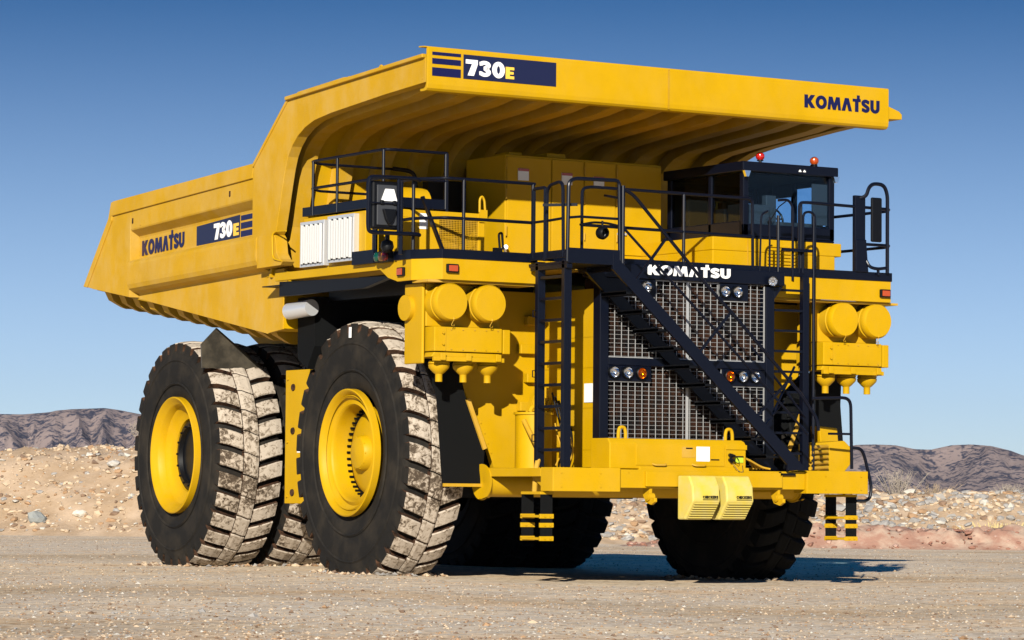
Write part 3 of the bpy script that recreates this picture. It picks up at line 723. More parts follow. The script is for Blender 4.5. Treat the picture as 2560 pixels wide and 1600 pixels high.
hh = MB(); hh.tube([(-1.14,-.4,4.28),(-1.2,-.45,4.33),(-1.3,-.45,4.26)], .018, bend=.03); hh.cyl((-1.12,-.38,4.34),(-1.16,-.44,4.34),.03,n=10); hh.cyl((-1.12,-.38,4.1),(-1.2,-.44,4.1),.03,n=10); hh.build('pipe_fitting', STEEL, T)
lb = MB(); lb.box(-3.1,-2.98,-1.456,-1.45,4.42,4.62); lb.build('white_label', WHT, eo)
# electrical cabinets
cb = MB(); cb.box(-1.08, 1.46, -.28, .72, 4.03, 5.60); cb.box(-.3,.0,-.1,.3,5.6,5.68); cb.box(-.9,-.7,-.1,.3,5.6,5.66)
cab_ = cb.build('control_cabinet', YEL, T, .01)
for (a, b) in ((-1.06,-.36),(-.34,.16),(.19,.69),(.72,1.45)):
    MB().box(a, b, -.30, -.281, 4.33 if a > 0 else 4.06, 5.57).build('cabinet_door', YEL, cab_, .006)
for (a, b) in ((.19,.69),(.72,1.45)): MB().box(a, b, -.30, -.281, 4.06, 4.31).build('lower_door', YEL, cab_, .006)
for x, z in ((-.80,5.26),(-.10,5.24),(.42,5.22)):
    q = MB(); q.box(x-.09, x+.08, -.306, -.300, z, z+.16); q.box(x-.09,x-.07,-.309,-.306,z,z+.16); lbo = q.build('warning_label', WHT, cab_)
    q = MB(); q.box(x-.09, x+.08, -.312, -.3065, z+.125, z+.16); q.build('label_header', RED, lbo)
q = MB()
for z in (4.2, 4.5, 5.0, 5.4): q.cyl((-1.09,-.33,z),(-1.09,-.33,z+.14),.012,n=8); q.cyl((.175,-.32,z),(.175,-.32,z+.1),.010,n=8); q.cyl((.705,-.32,z),(.705,-.32,z+.1),.010,n=8)
q.split('door_hinge', YELD, cab_)
q = MB(); q.box(.72,.86,-.33,-.30,4.60,4.63); q.build('door_latch', STEEL, cab_)
bk = MB(); bk.box(-1.66,-1.08,.75,.9,3.95,5.3); bk.build('rear_bulkhead', BLK, T)
gb = MB(); gb.box(-2.5,-1.9,.5,.85,4.1,4.9); gb.cyl((-2.6,.5,4.9),(-1.9,.5,4.9),.25,n=24); gb.cyl((-3.2,.4,4.6),(-2.6,.4,4.6),.22,n=24); gb.build('air_duct', YEL, T)

# ---- deck railings
def rail(name, paths, posts, r=.021):
    m_ = MB()
    for pth in paths: m_.tube(pth, r, bend=.08)
    for (x, y, z0, z1) in posts: m_.cyl((x,y,z0),(x,y,z1),.022,n=10)
    return m_.build(name, NAVY, T)
rail('deck_railing', [[(-2.16,-2.71,4.95),(-3.46,-2.71,4.95),(-3.71,-2.35,4.95),(-3.71,-2.0,4.95)], [(-2.19,-2.71,4.46),(-3.46,-2.71,4.46),(-3.71,-2.35,4.46),(-3.71,-2.0,4.46)]],
     [(-3.21,-2.71,4.0,4.95),(-2.19,-2.71,4.0,4.95),(-3.71,-2.33,4.0,4.95)])
rail('deck_railing', [[(-1.47,-2.74,4.0),(-1.47,-2.74,4.93),(-1.35,-2.74,4.96),(1.21,-2.74,4.95),(1.22,-2.74,4.0)], [(-1.45,-2.74,4.47),(1.2,-2.74,4.45)]],
     [(.11,-2.74,4.0,4.95)])
rail('deck_railing', [[(1.98,-2.74,4.0),(1.98,-2.74,4.94),(2.10,-2.74,4.95),(3.50,-2.74,4.93),(3.66,-2.5,4.93),(3.66,-1.0,4.93),(3.66,-1.0,4.0)], [(3.07,-2.74,4.44),(3.5,-2.74,4.44),(3.66,-2.5,4.44),(3.66,-1.0,4.44)]],
     [(2.02,-2.72,4.0,4.94)])
rail('grab_hoop', [[(2.03,-2.76,4.0),(2.03,-2.76,4.80),(2.13,-2.76,4.83),(2.23,-2.76,4.79),(2.23,-2.76,4.0)]], [], .017)
rail('grab_hoop', [[(1.62,-2.76,4.95),(1.78,-2.76,4.97),(1.86,-2.76,4.88),(1.86,-2.76,3.9)]], [], .018)
rail('grab_hoop', [[(1.32,-2.76,4.0),(1.34,-2.76,4.75),(1.45,-2.76,4.8)],[(1.48,-2.76,4.0),(1.48,-2.76,4.72)]], [(1.62,-2.76,4.0,4.75)], .014)
gt = MB(); gt.beam((1.66,-2.8,4.30),(2.14,-2.8,4.30),.04,.04); gt.build('gate_latch', NAVY, T)
# mirror on the right corner
m_ = MB(); m_.box(2.90, 3.08, -2.76, -2.70, 4.06, 5.09); m_.prism([(2.90,4.06),(3.12,4.06),(3.08,4.5),(2.90,4.5)], 'y', -2.78, -2.76); mo = m_.build('mirror_post', NAVY, T, .01)
m_ = MB(); m_.tube([(2.98,-2.73,5.05),(3.06,-2.8,5.08),(3.10,-2.8,5.20),(3.18,-2.8,5.26),(3.36,-2.8,5.25),(3.42,-2.8,5.12),(3.42,-2.8,4.06)], .026, bend=.08)
m_.tube([(3.09,-2.76,4.22),(3.12,-2.8,4.13),(3.25,-2.8,4.11),(3.40,-2.8,4.13)], .022, bend=.06); m_.cyl((3.28,-2.78,4.03),(3.28,-2.78,4.12),.02,n=8); m_.build('mirror_frame', NAVY, mo)
m_ = MB(); m_.box(3.13,3.31,-2.83,-2.79,4.47,5.07); m_.build('mirror_head', BLK, mo, .03)
# mirror on the left corner
ml = MB(); ml.tube([(-3.66,-2.4,4.93),(-3.72,-2.42,4.95),(-4.39,-2.42,4.94),(-4.41,-2.42,4.86),(-4.41,-2.42,4.33),(-4.39,-2.42,4.25),(-3.7,-2.42,4.26),(-3.66,-2.4,4.25)], .026, bend=.09)
ml.tube([(-4.41,-2.42,4.62),(-3.98,-2.42,4.62)], .010); ml.tube([(-3.98,-2.42,4.26),(-3.98,-2.42,4.95)], .018); ml.tube([(-3.93,-2.40,4.0),(-3.93,-2.40,4.9)], .028)
mlo = ml.build('mirror_frame', NAVY, T)
ml = MB(); ml.box(-4.33,-3.93,-2.38,-2.30,4.30,4.90); mh = ml.build('mirror_head', BLK, mlo, .03)
ml = MB(); ml.box(-4.27,-3.985,-2.40,-2.378,4.35,4.85); mg = ml.build('mirror_glass', GREYI, mh, .02)
ml = MB(); ml.prism([(-4.22,4.65),(-3.99,4.65),(-4.04,4.80),(-4.16,4.80)], 'y', -2.415, -2.402); ml.build('reflector_patch', WHT, mh)
ml = MB(); ml.prism([(-4.21,4.55),(-4.01,4.55),(-4.06,4.40),(-4.10,4.36),(-4.13,4.36),(-4.17,4.42)], 'y', -2.45, -2.403); ml.box(-4.24,-4.18,-2.43,-2.40,4.60,4.66); ml.box(-4.06,-4.0,-2.43,-2.40,4.60,4.66); ml.build('convex_mirror', BLK, mh, .015)
ml = MB(); ml.revolve([(-.1,.001),(-.08,.06),(-.02,.085),(.05,.07),(.09,.001)], (-3.86,-1.95,4.14), 'z', 20); ml.cyl((-3.86,-1.95,4.2),(-3.86,-1.95,4.3),.03,n=10); ml.build('corner_work_lamp', BLK, T)
ml = MB(); ml.box(-3.84,-3.74,-1.92,-1.60,3.94,4.08); b_ = ml.build('signal_lamp_box', BLK, T, .01)
for i, (mm, y) in enumerate(((GRN,-1.68),(AMB,-1.79),(mat('dark_red_lens', (.10,.004,.01), .3),-1.88))):
    q = MB(); q.revolve([(0,.058),(-.03,.058),(-.045,.03),(-.048,.001)], (-3.84,y,4.01), 'x', 20); q.build('signal_lens', mm, b_)
ml = MB(); ml.box(-3.80,-3.74,-1.5,-.95,3.95,4.12); ml.cyl((-3.77,-1.45,3.95),(-3.77,-1.45,4.62),.02,n=8); ml.cyl((-3.6,-1.2,3.95),(-3.6,-1.2,4.7),.03,n=8); ml.build('side_rail_post', NAVY, T)

# ---- air cleaners (both sides)
for s in (-1, 1):
    a = MB()
    x0, x1 = (2.47, 3.56)
    a.box(s*x0 if s > 0 else -x1, s*x1 if s > 0 else -x0, -2.40, -2.05, 3.12, 3.66)
    # side plate
    if s < 0: a.box(-3.62,-3.58,-2.42,-1.98,2.66,3.66); a.cyl((-3.62,-2.08,3.36),(-3.68,-2.08,3.36),.16,n=28)
    bodyo = a.build('air_cleaner_housing', YEL, T, .015)
    xa, xb = (-3.55, -2.56) if s < 0 else (2.50, 3.49)
    a = MB(); a.box(xa, xb, -2.60, -2.0, 2.81, 3.115)
    a.prism([(xa-.03,2.74),(xb+.03,2.74),(xb-.02,2.80),(xa+.02,2.80)], 'y', -2.57, -2.05)
    a.box(xb+.015, xb+.12, -2.60, -2.2, 2.80, 3.105)
    lo_ = a.build('precleaner_box', YEL, bodyo, .010)
    a = MB(); a.box(xa+.15, xa+.16, -2.612, -2.6, 2.82, 3.11)
    for z in (2.90, 3.04): a.cyl((xa+.12,-2.6,z),(xa+.12,-2.625,z),.016,n=8)
    a.box(xa, xb+.03, -2.61, -2.55, 2.69, 2.745)
    for xx in (xa+.12, (xa+xb)/2, xb-.06): a.box(xx-.045, xx+.03, -2.635, -2.61, 2.70, 2.79)
    a.build('precleaner_flange', YEL, bodyo, .005)
    for i, cx in enumerate((-3.355,-2.79) if s < 0 else (2.79,3.355)):
        c = MB(); c.revolve([(-.42,.001),(-.42,.215),(-.385,.237),(-.33,.237),(-.325,.228),(-.06,.228),(.1,.228)], (cx,-2.28,3.42), 'y', 40)
        c.revolve([(-.29,.229),(-.285,.24),(-.265,.24),(-.26,.229)], (cx,-2.28,3.42), 'y', 40)
        co = c.build('filter_canister', YEL, bodyo)
    for i in range(3):
        cx = xa+.20+.355*i
        c = MB(); c.revolve([(0,.125),(-.035,.135),(-.045,.12),(-.05,.135),(-.09,.128),(-.15,.07),(-.165,.048),(-.17,.045),(-.26,.045),(-.26,.001)], (cx,-2.38,2.70), 'z', 28)
        c.tube([(cx-.13,-2.42,2.67),(cx,-2.53,2.68),(cx+.14,-2.45,2.70)], .008, bend=.06)
        c.build('dust_cup', YEL, bodyo)
    w_ = MB()
    for zz in (2.84, 3.085):
        for k in range(5): w_.cyl((xa+.24+.17*k,-2.603,zz),(xa+.24+.17*k,-2.612,zz),.010,n=6)
    w_.build('cover_bolts', YELD, bodyo)
    w_ = MB()
    for cx in ((-3.33,-2.77) if s < 0 else (2.80,3.36)):
        w_.cyl((cx,-2.705,3.20),(cx,-2.68,3.24),.012,n=8); w_.tube([(cx,-2.70,3.2),(cx-.03,-2.68,3.13),(cx+.03,-2.66,3.12),(cx+.05,-2.62,3.15)], .004, bend=.02)
    w_.build('latch_wire', YELD, bodyo)

# ---- cab
cbb = MB(); cbb.box(1.12, 3.28, -1.98, -.25, 4.32, 4.50); cbb.box(1.12, 3.17, -1.98, -.25, 4.0, 4.32)
cbo = cbb.build('cab_base', YEL, T, .012)
q = MB()
for i in range(7):
    for (a, b) in ((2.02,2.17),(2.22,2.40),(2.44,2.62)): q.prism([(-1.985,4.12+.046*i),(-2.005,4.125+.046*i),(-1.985,4.14+.046*i)], 'x', a, b)
q.build('louvre', YEL, cbo); MB().box(1.685,1.70,-1.99,-1.98,4.05,4.49).build('panel_seam', YELD, cbo)
cab = MB()
X0, X1, YF, YB = 1.62, 3.16, -1.98, -.20
ZB, ZT = 4.53, 5.42
def post(xa, xb, ya, yb, lean=0.):
    cab.prism([(xa,ya),(xb,ya),(xb,yb),(xa,yb)], 'z', ZB, ZT)
post(X0,X0+.09,YF,YF+.09); post(X1-.09,X1,YF,YF+.09); post(X0,X0+.1,YB-.1,YB); post(X1-.1,X1,YB-.1,YB); post(X0,X0+.06,-1.25,-1.17); post(X1-.06,X1,-1.15,-1.07)
cab.box(X0,X1,YF,YF+.05,ZB,4.70); cab.box(X0,X0+.05,YF+.05,YB,ZB,4.74); cab.box(X1-.05,X1,YF+.05,YB,ZB,4.74); cab.box(X0,X1,YB-.05,YB,ZB,4.8)
cab.box(X0-.05,X1+.02,YF-.06,YB+.03,5.40,5.53); cab.box(X0,X1,YF,YB,4.50,4.53)
cab.box(X0+.05,X0+.7,YB-.04,YB-.01,4.8,5.1); cab.box(X0+.03,X1-.03,YB-.05,YB-.02,5.25,5.42)
cab.box(X1-.05,X1,-.62,YB,4.74,5.42); cab.box(X1-.05,X1,-1.07,-.62,5.20,5.42); cab.box(X1-.05,X1,YF+.09,-1.15,5.30,5.42); cab.box(X0+.7,X1-.1,YB-.04,YB-.01,5.16,5.42)
cabo = cab.build('operator_cab', NAVY, T, .012)
MB().box(X0+.06,X1-.06,YF+.08,YB-.06,5.375,5.398).build('roof_lining', BLKM, cabo); MB().box(X0+.06,X0+.5,YB-.35,YB-.07,4.53,5.3).build('rear_locker', BLKM, cabo)
gl = MB(); gl.box(X0+.09,X1-.09,YF+.02,YF+.03,4.70,5.40); gl.build('windscreen', GLASS, cabo)
gl = MB(); gl.box(X0+.02,X0+.028,YF+.09,-1.25,4.74,5.40); gl.box(X0+.02,X0+.028,-1.17,YB-.1,4.74,5.40); gl.build('side_window', GLASSD, cabo)
gl = MB(); gl.box(X1-.028,X1-.02,YF+.09,-1.15,4.74,5.40); gl.box(X1-.028,X1-.02,-1.07,YB-.1,4.74,5.40); gl.build('side_window', GLASS, cabo)
gl = MB(); gl.box(X0+.1,X1-.1,YB-.03,YB-.022,4.8,5.40); gl.build('rear_window', GLASS, cabo)
q = MB(); q.box(X0+.1,X1-.1,YF+.12,YF+.4,4.6,4.76); q.box(X0+.1,X0+.55,YF+.15,YF+.5,4.6,4.98); q.box(2.15,2.32,YF+.2,YF+.3,4.7,5.12); q.cyl((2.5,YF+.45,4.70),(2.5,YF+.3,4.62),.03,n=10); q.box(1.8,2.1,-1.3,-.9,4.53,4.95); q.build('dashboard', GREYI, cabo, .02)
q = MB(); q.tube([(2.5+.17*math.cos(a*math.pi/8),YF+.52+.05*math.sin(a*math.pi/8),4.84+.15*math.sin(a*math.pi/8)) for a in range(16)], .014, closed=True); q.box(2.34,2.66,YF+.51,YF+.53,4.83,4.85); q.build('steering_wheel', BLK, cabo)
for x in (2.45, 1.88):
    q = MB(); q.box(x-.22,x+.22,-1.05,-.55,4.6,4.72); q.box(x-.2,x+.2,-.62,-.5,4.72,5.12); q.box(x-.12,x+.12,-.6,-.52,5.13,5.26); q.build('driver_seat', SEAT, cabo, .03)
q = MB(); q.box(X1-.35,X1-.09,YF+.05,YF+.06,4.74,5.3); q.build('sun_blind', GREYI, cabo)
q = MB(); q.tube([(2.05,YF-.02,4.75),(2.2,YF-.02,4.95),(2.35,YF-.02,5.05)], .008); q.cyl((2.05,YF-.03,4.73),(2.05,YF-.0,4.73),.03,n=10); q.build('wiper', BLK, cabo)
q = MB(); q.box(2.50,2.54,YF-.07,YF-.058,5.435,5.45); q.box(2.575,2.615,YF-.07,YF-.058,5.435,5.45); q.box(2.512,2.528,YF-.07,YF-.058,5.45,5.465); q.box(2.587,2.603,YF-.07,YF-.058,5.45,5.465); q.build('roof_marker', WHT, cabo)
def beacon(x, z, m, nm):
    b = MB(); b.cyl((x,-1.72,5.53),(x,-1.72,z-.055),.022,n=10); b.cyl((x,-1.72,z-.06),(x,-1.72,z-.05),.045,n=16); bo = b.build(nm, BLK, T)
    l_ = MB(); l_.revolve([(-.055,.001),(-.045,.04),(-.02,.058),(.0,.062),(.03,.056),(.052,.03),(.06,.001)], (x,-1.72,z), 'z', 24); l_.build('beacon_lens', m, bo)
beacon(2.09,5.645,REDB,'beacon'); beacon(3.01,5.64,RED,'beacon')
q = MB(); q.tube([(3.03,-1.6,5.53),(3.06,-1.6,5.60),(3.13,-1.6,5.60),(3.15,-1.6,5.53)], .02, bend=.04); q.build('roof_loop', BLK, cabo)
for x in (3.12, 1.62):
    q = MB(); q.prism([(x-.05,5.40),(x+.05,5.40),(x+.02,5.32),(x-.02,5.32)], 'y', YF-.1, YF-.05); q.build('roof_work_lamp', CHROME, cabo)

# ---- dump body
PT = [(-2.47,6.16),(-1.41,6.10),(-.06,6.0),(.40,5.945),(.66,5.87),(.86,5.77),(1.01,5.65),(1.11,5.52),(1.18,5.36),(1.23,5.2),(1.28,5.03),(1.33,4.84),(1.42,4.55)]
bo = MB()
# skin: underside of canopy running into the front wall
sk = [(y+(.0 if y < -.2 else .28*min(1,(y+.2)/.8)), z+.10) for (y, z) in PT]+[(1.75,4.1),(1.80,3.95)]
def shell(pts, x0, x1, th, mi=0):
    n = len(pts); off = []
    for i in range(n):
        a = Vector(pts[max(i-1,0)]); b = Vector(pts[min(i+1,n-1)]); d = (b-a).normalized(); off.append((pts[i][0]+d.y*-th*-1*-1, pts[i][1]+d.x*th))
    # thickness goes up / back
    off = []
    for i in range(n):
        a = Vector(pts[max(i-1,0)]); b = Vector(pts[min(i+1,n-1)]); d = (b-a).normalized(); nn = Vector((-d.y, d.x)); off.append((pts[i][0]+nn.x*th, pts[i][1]+nn.y*th))
    bo.prism(pts+off[::-1], 'x', x0, x1, mi)
shell(sk, -3.50, 3.50, .05)
bo.prism([(1.62,4.0),(1.80,3.3),(7.35,4.12),(7.40,4.05),(1.72,3.22),(1.50,3.25),(1.55,4.0)], 'x', -3.44, 3.44)   # floor and lower front
bo.prism([(1.5,6.15),(1.55,6.15),(1.9,4.0),(1.85,4.0)], 'x', -3.4, 3.4)
body = bo.build('dump_body', YEL, T)
for s in (-1, 1):
    p = MB()
    side = [(-2.45,6.47),(1.12,6.28),(2.06,5.5),(2.11,5.38),(2.10,4.47),(1.49,4.49)]+PT[::-1]
    p.prism(side, 'x', s*3.47, s*3.63)
    p.box(s*3.60, s*3.64, -2.4, -2.39, 6.2, 6.21)
    po = p.build('canopy_side_plate', YELD, body, .006)
    t = MB(); t.beam((s*3.60,-2.45,6.49),(s*3.60,1.14,6.30),.16,.05); t.prism([(1.12,6.28),(1.12,6.40),(-.13,6.47),(-.30,6.46),(-.48,6.37)], 'x', s*3.50, s*3.36)
    t.beam((s*3.60,1.12,6.29),(s*3.60,2.1,5.47),.10,.04)
    t.cyl((s*3.45,-.2,6.42),(s*3.3,-.2,6.42),.06,n=16)
    t.build('canopy_top_rail', YELD, body, .01)
    e_ = MB(); e_.tube([(s*3.5,-1.18,6.42),(s*3.5,-1.18,6.48),(s*3.5,-1.13,6.52),(s*3.5,-1.08,6.48),(s*3.5,-1.08,6.42)], .018, bend=.03); e_.build('body_lifting_eye', YELD, body)
    # rear box side, lofted with recess and rolled lower rail
    A = [(3.60,5.50),(3.60,5.05),(3.59,5.03),(3.46,4.93),(3.45,4.90),(3.45,4.60),(3.46,4.57),(3.60,4.53),(3.64,4.49),(3.65,4.45),(3.65,4.24),(3.645,4.18),(3.62,4.12),(3.56,4.08),(3.46,4.05),(3.45,4.02),(3.45,3.20),(3.40,3.20),(3.40,5.50)]
    B = [(3.60,5.30),(3.60,4.86),(3.59,4.84),(3.46,4.76),(3.45,4.73),(3.45,4.46),(3.46,4.43),(3.60,4.40),(3.64,4.36),(3.65,4.32),(3.65,4.10),(3.645,4.05),(3.62,3.99),(3.56,3.95),(3.46,3.92),(3.45,3.90),(3.45,3.86),(3.40,3.86),(3.40,5.30)]
    def at(Y):
        t_ = (Y-2.0)/4.0
        return [(s*(a[0]), Y, a[1]+(b[1]-a[1])*t_) for a, b in zip(A, B)]
    q = MB(); n = len(A); Ys = (1.95, 3.4, 4.8, 5.95)
    vs = [v for Y in Ys for v in at(Y)]
    q.add(vs, [tuple(range(n))]+[tuple(n*3+i for i in range(n))]+[(k*n+i, k*n+(i+1) % n, (k+1)*n+(i+1) % n, (k+1)*n+i) for k in range(3) for i in range(n)])
    # rail nose ahead of the side plate
    q.prism([(1.20,4.13),(1.27,4.08),(1.94,4.07),(1.94,4.50),(1.47,4.50),(1.42,4.45),(1.38,4.25),(1.30,4.17)], 'x', s*3.46, s*3.64)
    q.prism([(1.50,4.06),(1.95,4.05),(1.95,3.20),(1.52,3.24)], 'x', s*3.40, s*3.455)
    q.box(s*3.60, s*3.615, 5.6,5.62,4.9,4.91)
    # tail piece
    q.prism([(5.95,5.30),(6.54,5.28),(6.64,5.06),(7.46,4.10),(7.20,4.05),(5.95,3.87)], 'x', s*3.40, s*3.60)
    q.build('body_side', YELD, body, .006)
    q = MB(); q.prism([(2.08,5.515),(6.50,5.31),(6.58,5.27),(6.60,5.09),(2.13,5.31)], 'x', s*3.60, s*3.63)
    q.prism([(6.50,5.30),(6.58,5.30),(6.67,5.06),(7.50,4.10),(7.38,4.08),(6.55,5.03)], 'x', s*3.58, s*3.625)
    q.build('top_edge_rail', YELD, body, .010)
    q = MB(); q.tube([(s*3.64,1.12,4.53),(s*3.64,1.42,4.54),(s*3.655,1.48,4.50),(s*3.655,1.46,4.22),(s*3.655,1.42,4.17),(s*3.64,1.22,4.13)], .012, bend=.04); q.build('corner_weld', YEL, body)
    q = MB()
    for (y, z) in ((2.83,5.16),(5.88,4.99)): 
        q.cyl((s*3.598,y,z-.03),(s*3.606,y,z-.03),.022,n=12); q.box(s*3.598,s*3.605,y-.02,y+.02,z-.03,z+.03)
    q.build('side_slot', MUD, body)
# front lip
lp = MB()
lp.prism([(-2.50,6.60),(-2.53,6.60),(-2.54,6.58),(-2.54,6.13),(-2.53,6.08),(-2.50,6.05),(-2.44,6.045),(-2.36,6.05),(-2.36,6.08),(-2.44,6.08),(-2.48,6.10),(-2.50,6.14)], 'x', -3.65, 3.65)
lp.prism([(-2.53,6.60),(-2.40,6.61),(-2.40,6.59),(-2.53,6.585)], 'x', -3.70, 3.65)
lpo = lp.build('canopy_front_lip', YEL, body, .006)
wl = MB()
for k in range(22): wl.box(-.012, .010, -2.546, -2.539, 6.07+k*.024, 6.088+k*.024)
wl.build('weld_seam', YELD, lpo)
q = MB(); q.prism([(3.66,6.38),(3.88,6.31),(3.93,6.27),(3.93,6.20),(3.66,6.19)], 'y', -2.48, -2.2); q.build('canopy_corner_guard', YEL, body, .01)
q = MB()
q.box(-3.585,-3.17,-2.5465,-2.540,6.495,6.535); q.box(-3.585,-3.17,-2.5465,-2.540,6.385,6.455); q.box(-3.585,-3.17,-2.5465,-2.540,6.235,6.34)
q.build('decal_stripe', NAVYL, lpo)
q = MB(); q.box(-3.13,-1.75,-2.5465,-2.540,6.23,6.535); po = q.build('decal_panel', mat('decal_panel_navy', (.008,.011,.045), .35), lpo)
text('model_number', '730', (-3.10,-2.547,6.275), (1,0,0), (0,0,1), .575, .20, WHT, po)
text('model_letter', 'E', (-2.51,-2.547,6.275), (1,0,0), (0,0,1), .125, .15, OCH, po)
text('lip_lettering', 'KOMATSU', (2.21,-2.541,6.245), (1,0,0), (0,0,1), 1.275, .175, NAVYL, lpo)
# side decals, in the recess (plane x = -3.45), rising towards the front of the truck
ex = Vector((0,-1,.040)).normalized()
text('side_lettering', 'KOMATSU', (-3.455,5.85,4.475), ex, (0,0,1), 1.36, .215, NAVYL, body)
q = MB()
def quad(mb, y0, y1, za0, zb0, za1, zb1, x=-3.456, th=.004):
    mb.add([(x,y0,za0),(x,y0,zb0),(x,y1,zb1),(x,y1,za1),(x+th,y0,za0),(x+th,y0,zb0),(x+th,y1,zb1),(x+th,y1,za1)], [(0,1,2,3),(4,7,6,5),(0,4,5,1),(1,5,6,2),(2,6,7,3),(3,7,4,0)])
quad(q, 4.11, 2.80, 4.515, 4.79, 4.555, 4.87)
po = q.build('side_decal_panel', bpy.data.materials['decal_panel_navy'], body)
text('side_model_number', '730', (-3.457,3.57,4.565), ex, (0,0,1), .55, .225, WHT, po)
text('side_model_letter', 'E', (-3.457,2.98,4.585), ex, (0,0,1), .15, .17, OCH, po)
q = MB()
for (a, b) in ((0,.085),(.115,.20),(.23,.30)): quad(q, 2.77, 2.15, 4.555+a, 4.555+b, 4.575+a, 4.575+b)
q.build('side_decal_stripe', NAVYL, body)
# canopy ribs: hat sections that run back under the canopy and down the front wall
def rib_mesh(x, w, depth):
    pts = sk[:-1]
    m_ = MB(); n = len(pts); prof = []
    inn = []
    for i in range(n):
        a = Vector(pts[max(i-1,0)]); b = Vector(pts[min(i+1,n-1)]); d_ = (b-a).normalized(); nn = Vector((d_.y, -d_.x)); f = min(1, .35+ (pts[i][0]+2.47)/.7) 
        inn.append((pts[i][0]+nn.x*depth*f, pts[i][1]+nn.y*depth*f))
    vs = []
    for i in range(n):
        vs += [(x-w/2-.04,pts[i][0],pts[i][1]+.003),(x-w/2,inn[i][0],inn[i][1]),(x+w/2,inn[i][0],inn[i][1]),(x+w/2+.04,pts[i][0],pts[i][1]+.003)]
    fs = [(4*i+k, 4*i+k+1, 4*i+k+5, 4*i+k+4) for i in range(n-1) for k in range(3)]+[(0,1,2,3),(4*n-4,4*n-3,4*n-2,4*n-1)]
    m_.add(vs, fs); return m_
for k in range(12):
    rib_mesh(-3.19+.58*k, .22, .13).build('canopy_rib', YELD, body)
# cross bolsters under the floor
for k in range(12):
    y = 7.20-.47*k; zt = 4.06-(7.35-y)*.1365
    m_ = MB(); a, b = y-.10, y+.10
    pr = [(a,zt+.02),(b,zt+.05),(b-.03,zt-.14),(a+.03,zt-.16)]
    m_.add([(-3.38,a,zt),(-3.38,b,zt+.02),(-3.10,b-.02,zt-.24),(-3.10,a+.02,zt-.27),(3.38,a,zt),(3.38,b,zt+.02),(3.10,b-.02,zt-.24),(3.10,a+.02,zt-.27),
            (-3.3,b-.01,zt-.14),(-3.3,a+.01,zt-.16)],
           [(0,1,8,9),(9,8,2,3),(4,7,6,5),(3,2,6,7),(0,9,3,7,4),(1,5,6,2,8),(0,4,5,1)])
    m_.build('floor_bolster', YELD, body)
q = MB()
for s in (-1, 1): q.prism([(1.9,3.2),(6.9,3.95),(6.9,3.75),(5.8,3.2),(1.9,2.95)], 'x', s*1.1, s*1.5)
q.build('body_long_beam', YELD, body)
q = MB(); q.prism([(1.45,4.02),(1.95,4.0),(2.0,3.96),(1.3,3.98)], 'x', -3.46, -2.6); q.build('body_front_flange', YEL, body)

# ---- between the wheels
for s in (-1, 1): MB().prism([(.95,3.66),(1.42,3.66),(1.42,2.85),(1.15,2.7),(.95,3.0)], 'x', s*1.4, s*3.28).build('under_deck_shade_block', BLKM, T)  # made-up black blocks, added to darken the space under the deck
t_ = MB(); t_.box(-2.72,-1.9,1.95,2.78,.90,2.74)
for z in (1.0, 1.75, 2.62): t_.cyl((-2.74,2.70,z),(-2.72,2.70,z),.02,n=8); 
t_.cyl((-2.6,2.72,.93),(-2.6,2.82,.93),.04,n=8)
to = t_.build('hydraulic_tank', YEL, T, .014)
MB().cyl((-2.55,2.2,2.74),(-2.62,2.15,2.88),.075,n=20).build('filler_cap', YEL, to)
q = MB()
for (y, z) in ((2.55,2.5),(2.55,1.9),(2.55,1.05)): q.revolve([(0,.05),(-.02,.045),(-.02,.02),(-.01,.001)], (-2.72,y,z), 'x', 16)
q.build('tank_port', MUD, to); MB().box(-2.727,-2.72,2.3,2.42,1.60,1.72).build('tank_label', WHT, to)
q = MB(); q.cyl((-3.42,.78,3.50),(-3.47,1.32,3.47),.11,n=28); q.build('exhaust_pipe', STEEL, T)
q = MB(); q.prism([(-3.20,3.36),(-2.44,2.80),(-3.42,2.79),(-3.44,3.12)], 'y', 3.95, 3.98); q.build('rear_mud_guard', mat('guard_rubber', (.03,.027,.022), .35, col2=(.07,.06,.045), noise_scale=3), T)
q = MB(); q.cyl((.0,3.2,1.4),(0,5.2,1.5),.3); q.box(-1.9,1.9,1.0,1.3,1.0,2.9); q.box(-1.8,1.8,3.4,3.9,1.3,3.0); q.split('frame_crossmember', BLK, T)
q = MB(); q.box(.6,2.4,-1.5,-1.3,1.0,3.5); q.box(-1.3,1.3,-1.55,.6,1.2,3.6); q.split('engine_block', BLK, T)
# step handrail beside the right steps
q = MB(); q.tube([(2.0,-3.0,2.34),(2.45,-3.15,2.36),(2.53,-3.15,2.30),(2.55,-3.15,1.42)], .022, bend=.09); q.tube([(2.53,-3.15,1.88),(2.2,-3.1,1.88)], .016)
q.tube([(2.56,-3.15,1.70),(2.66,-3.2,1.69),(2.72,-3.2,1.60),(2.84,-3.2,1.20),(2.82,-3.2,1.04),(2.74,-3.2,1.0),(2.45,-3.36,1.0)], .022, bend=.08)
q.build('step_handrail', NAVY, T)

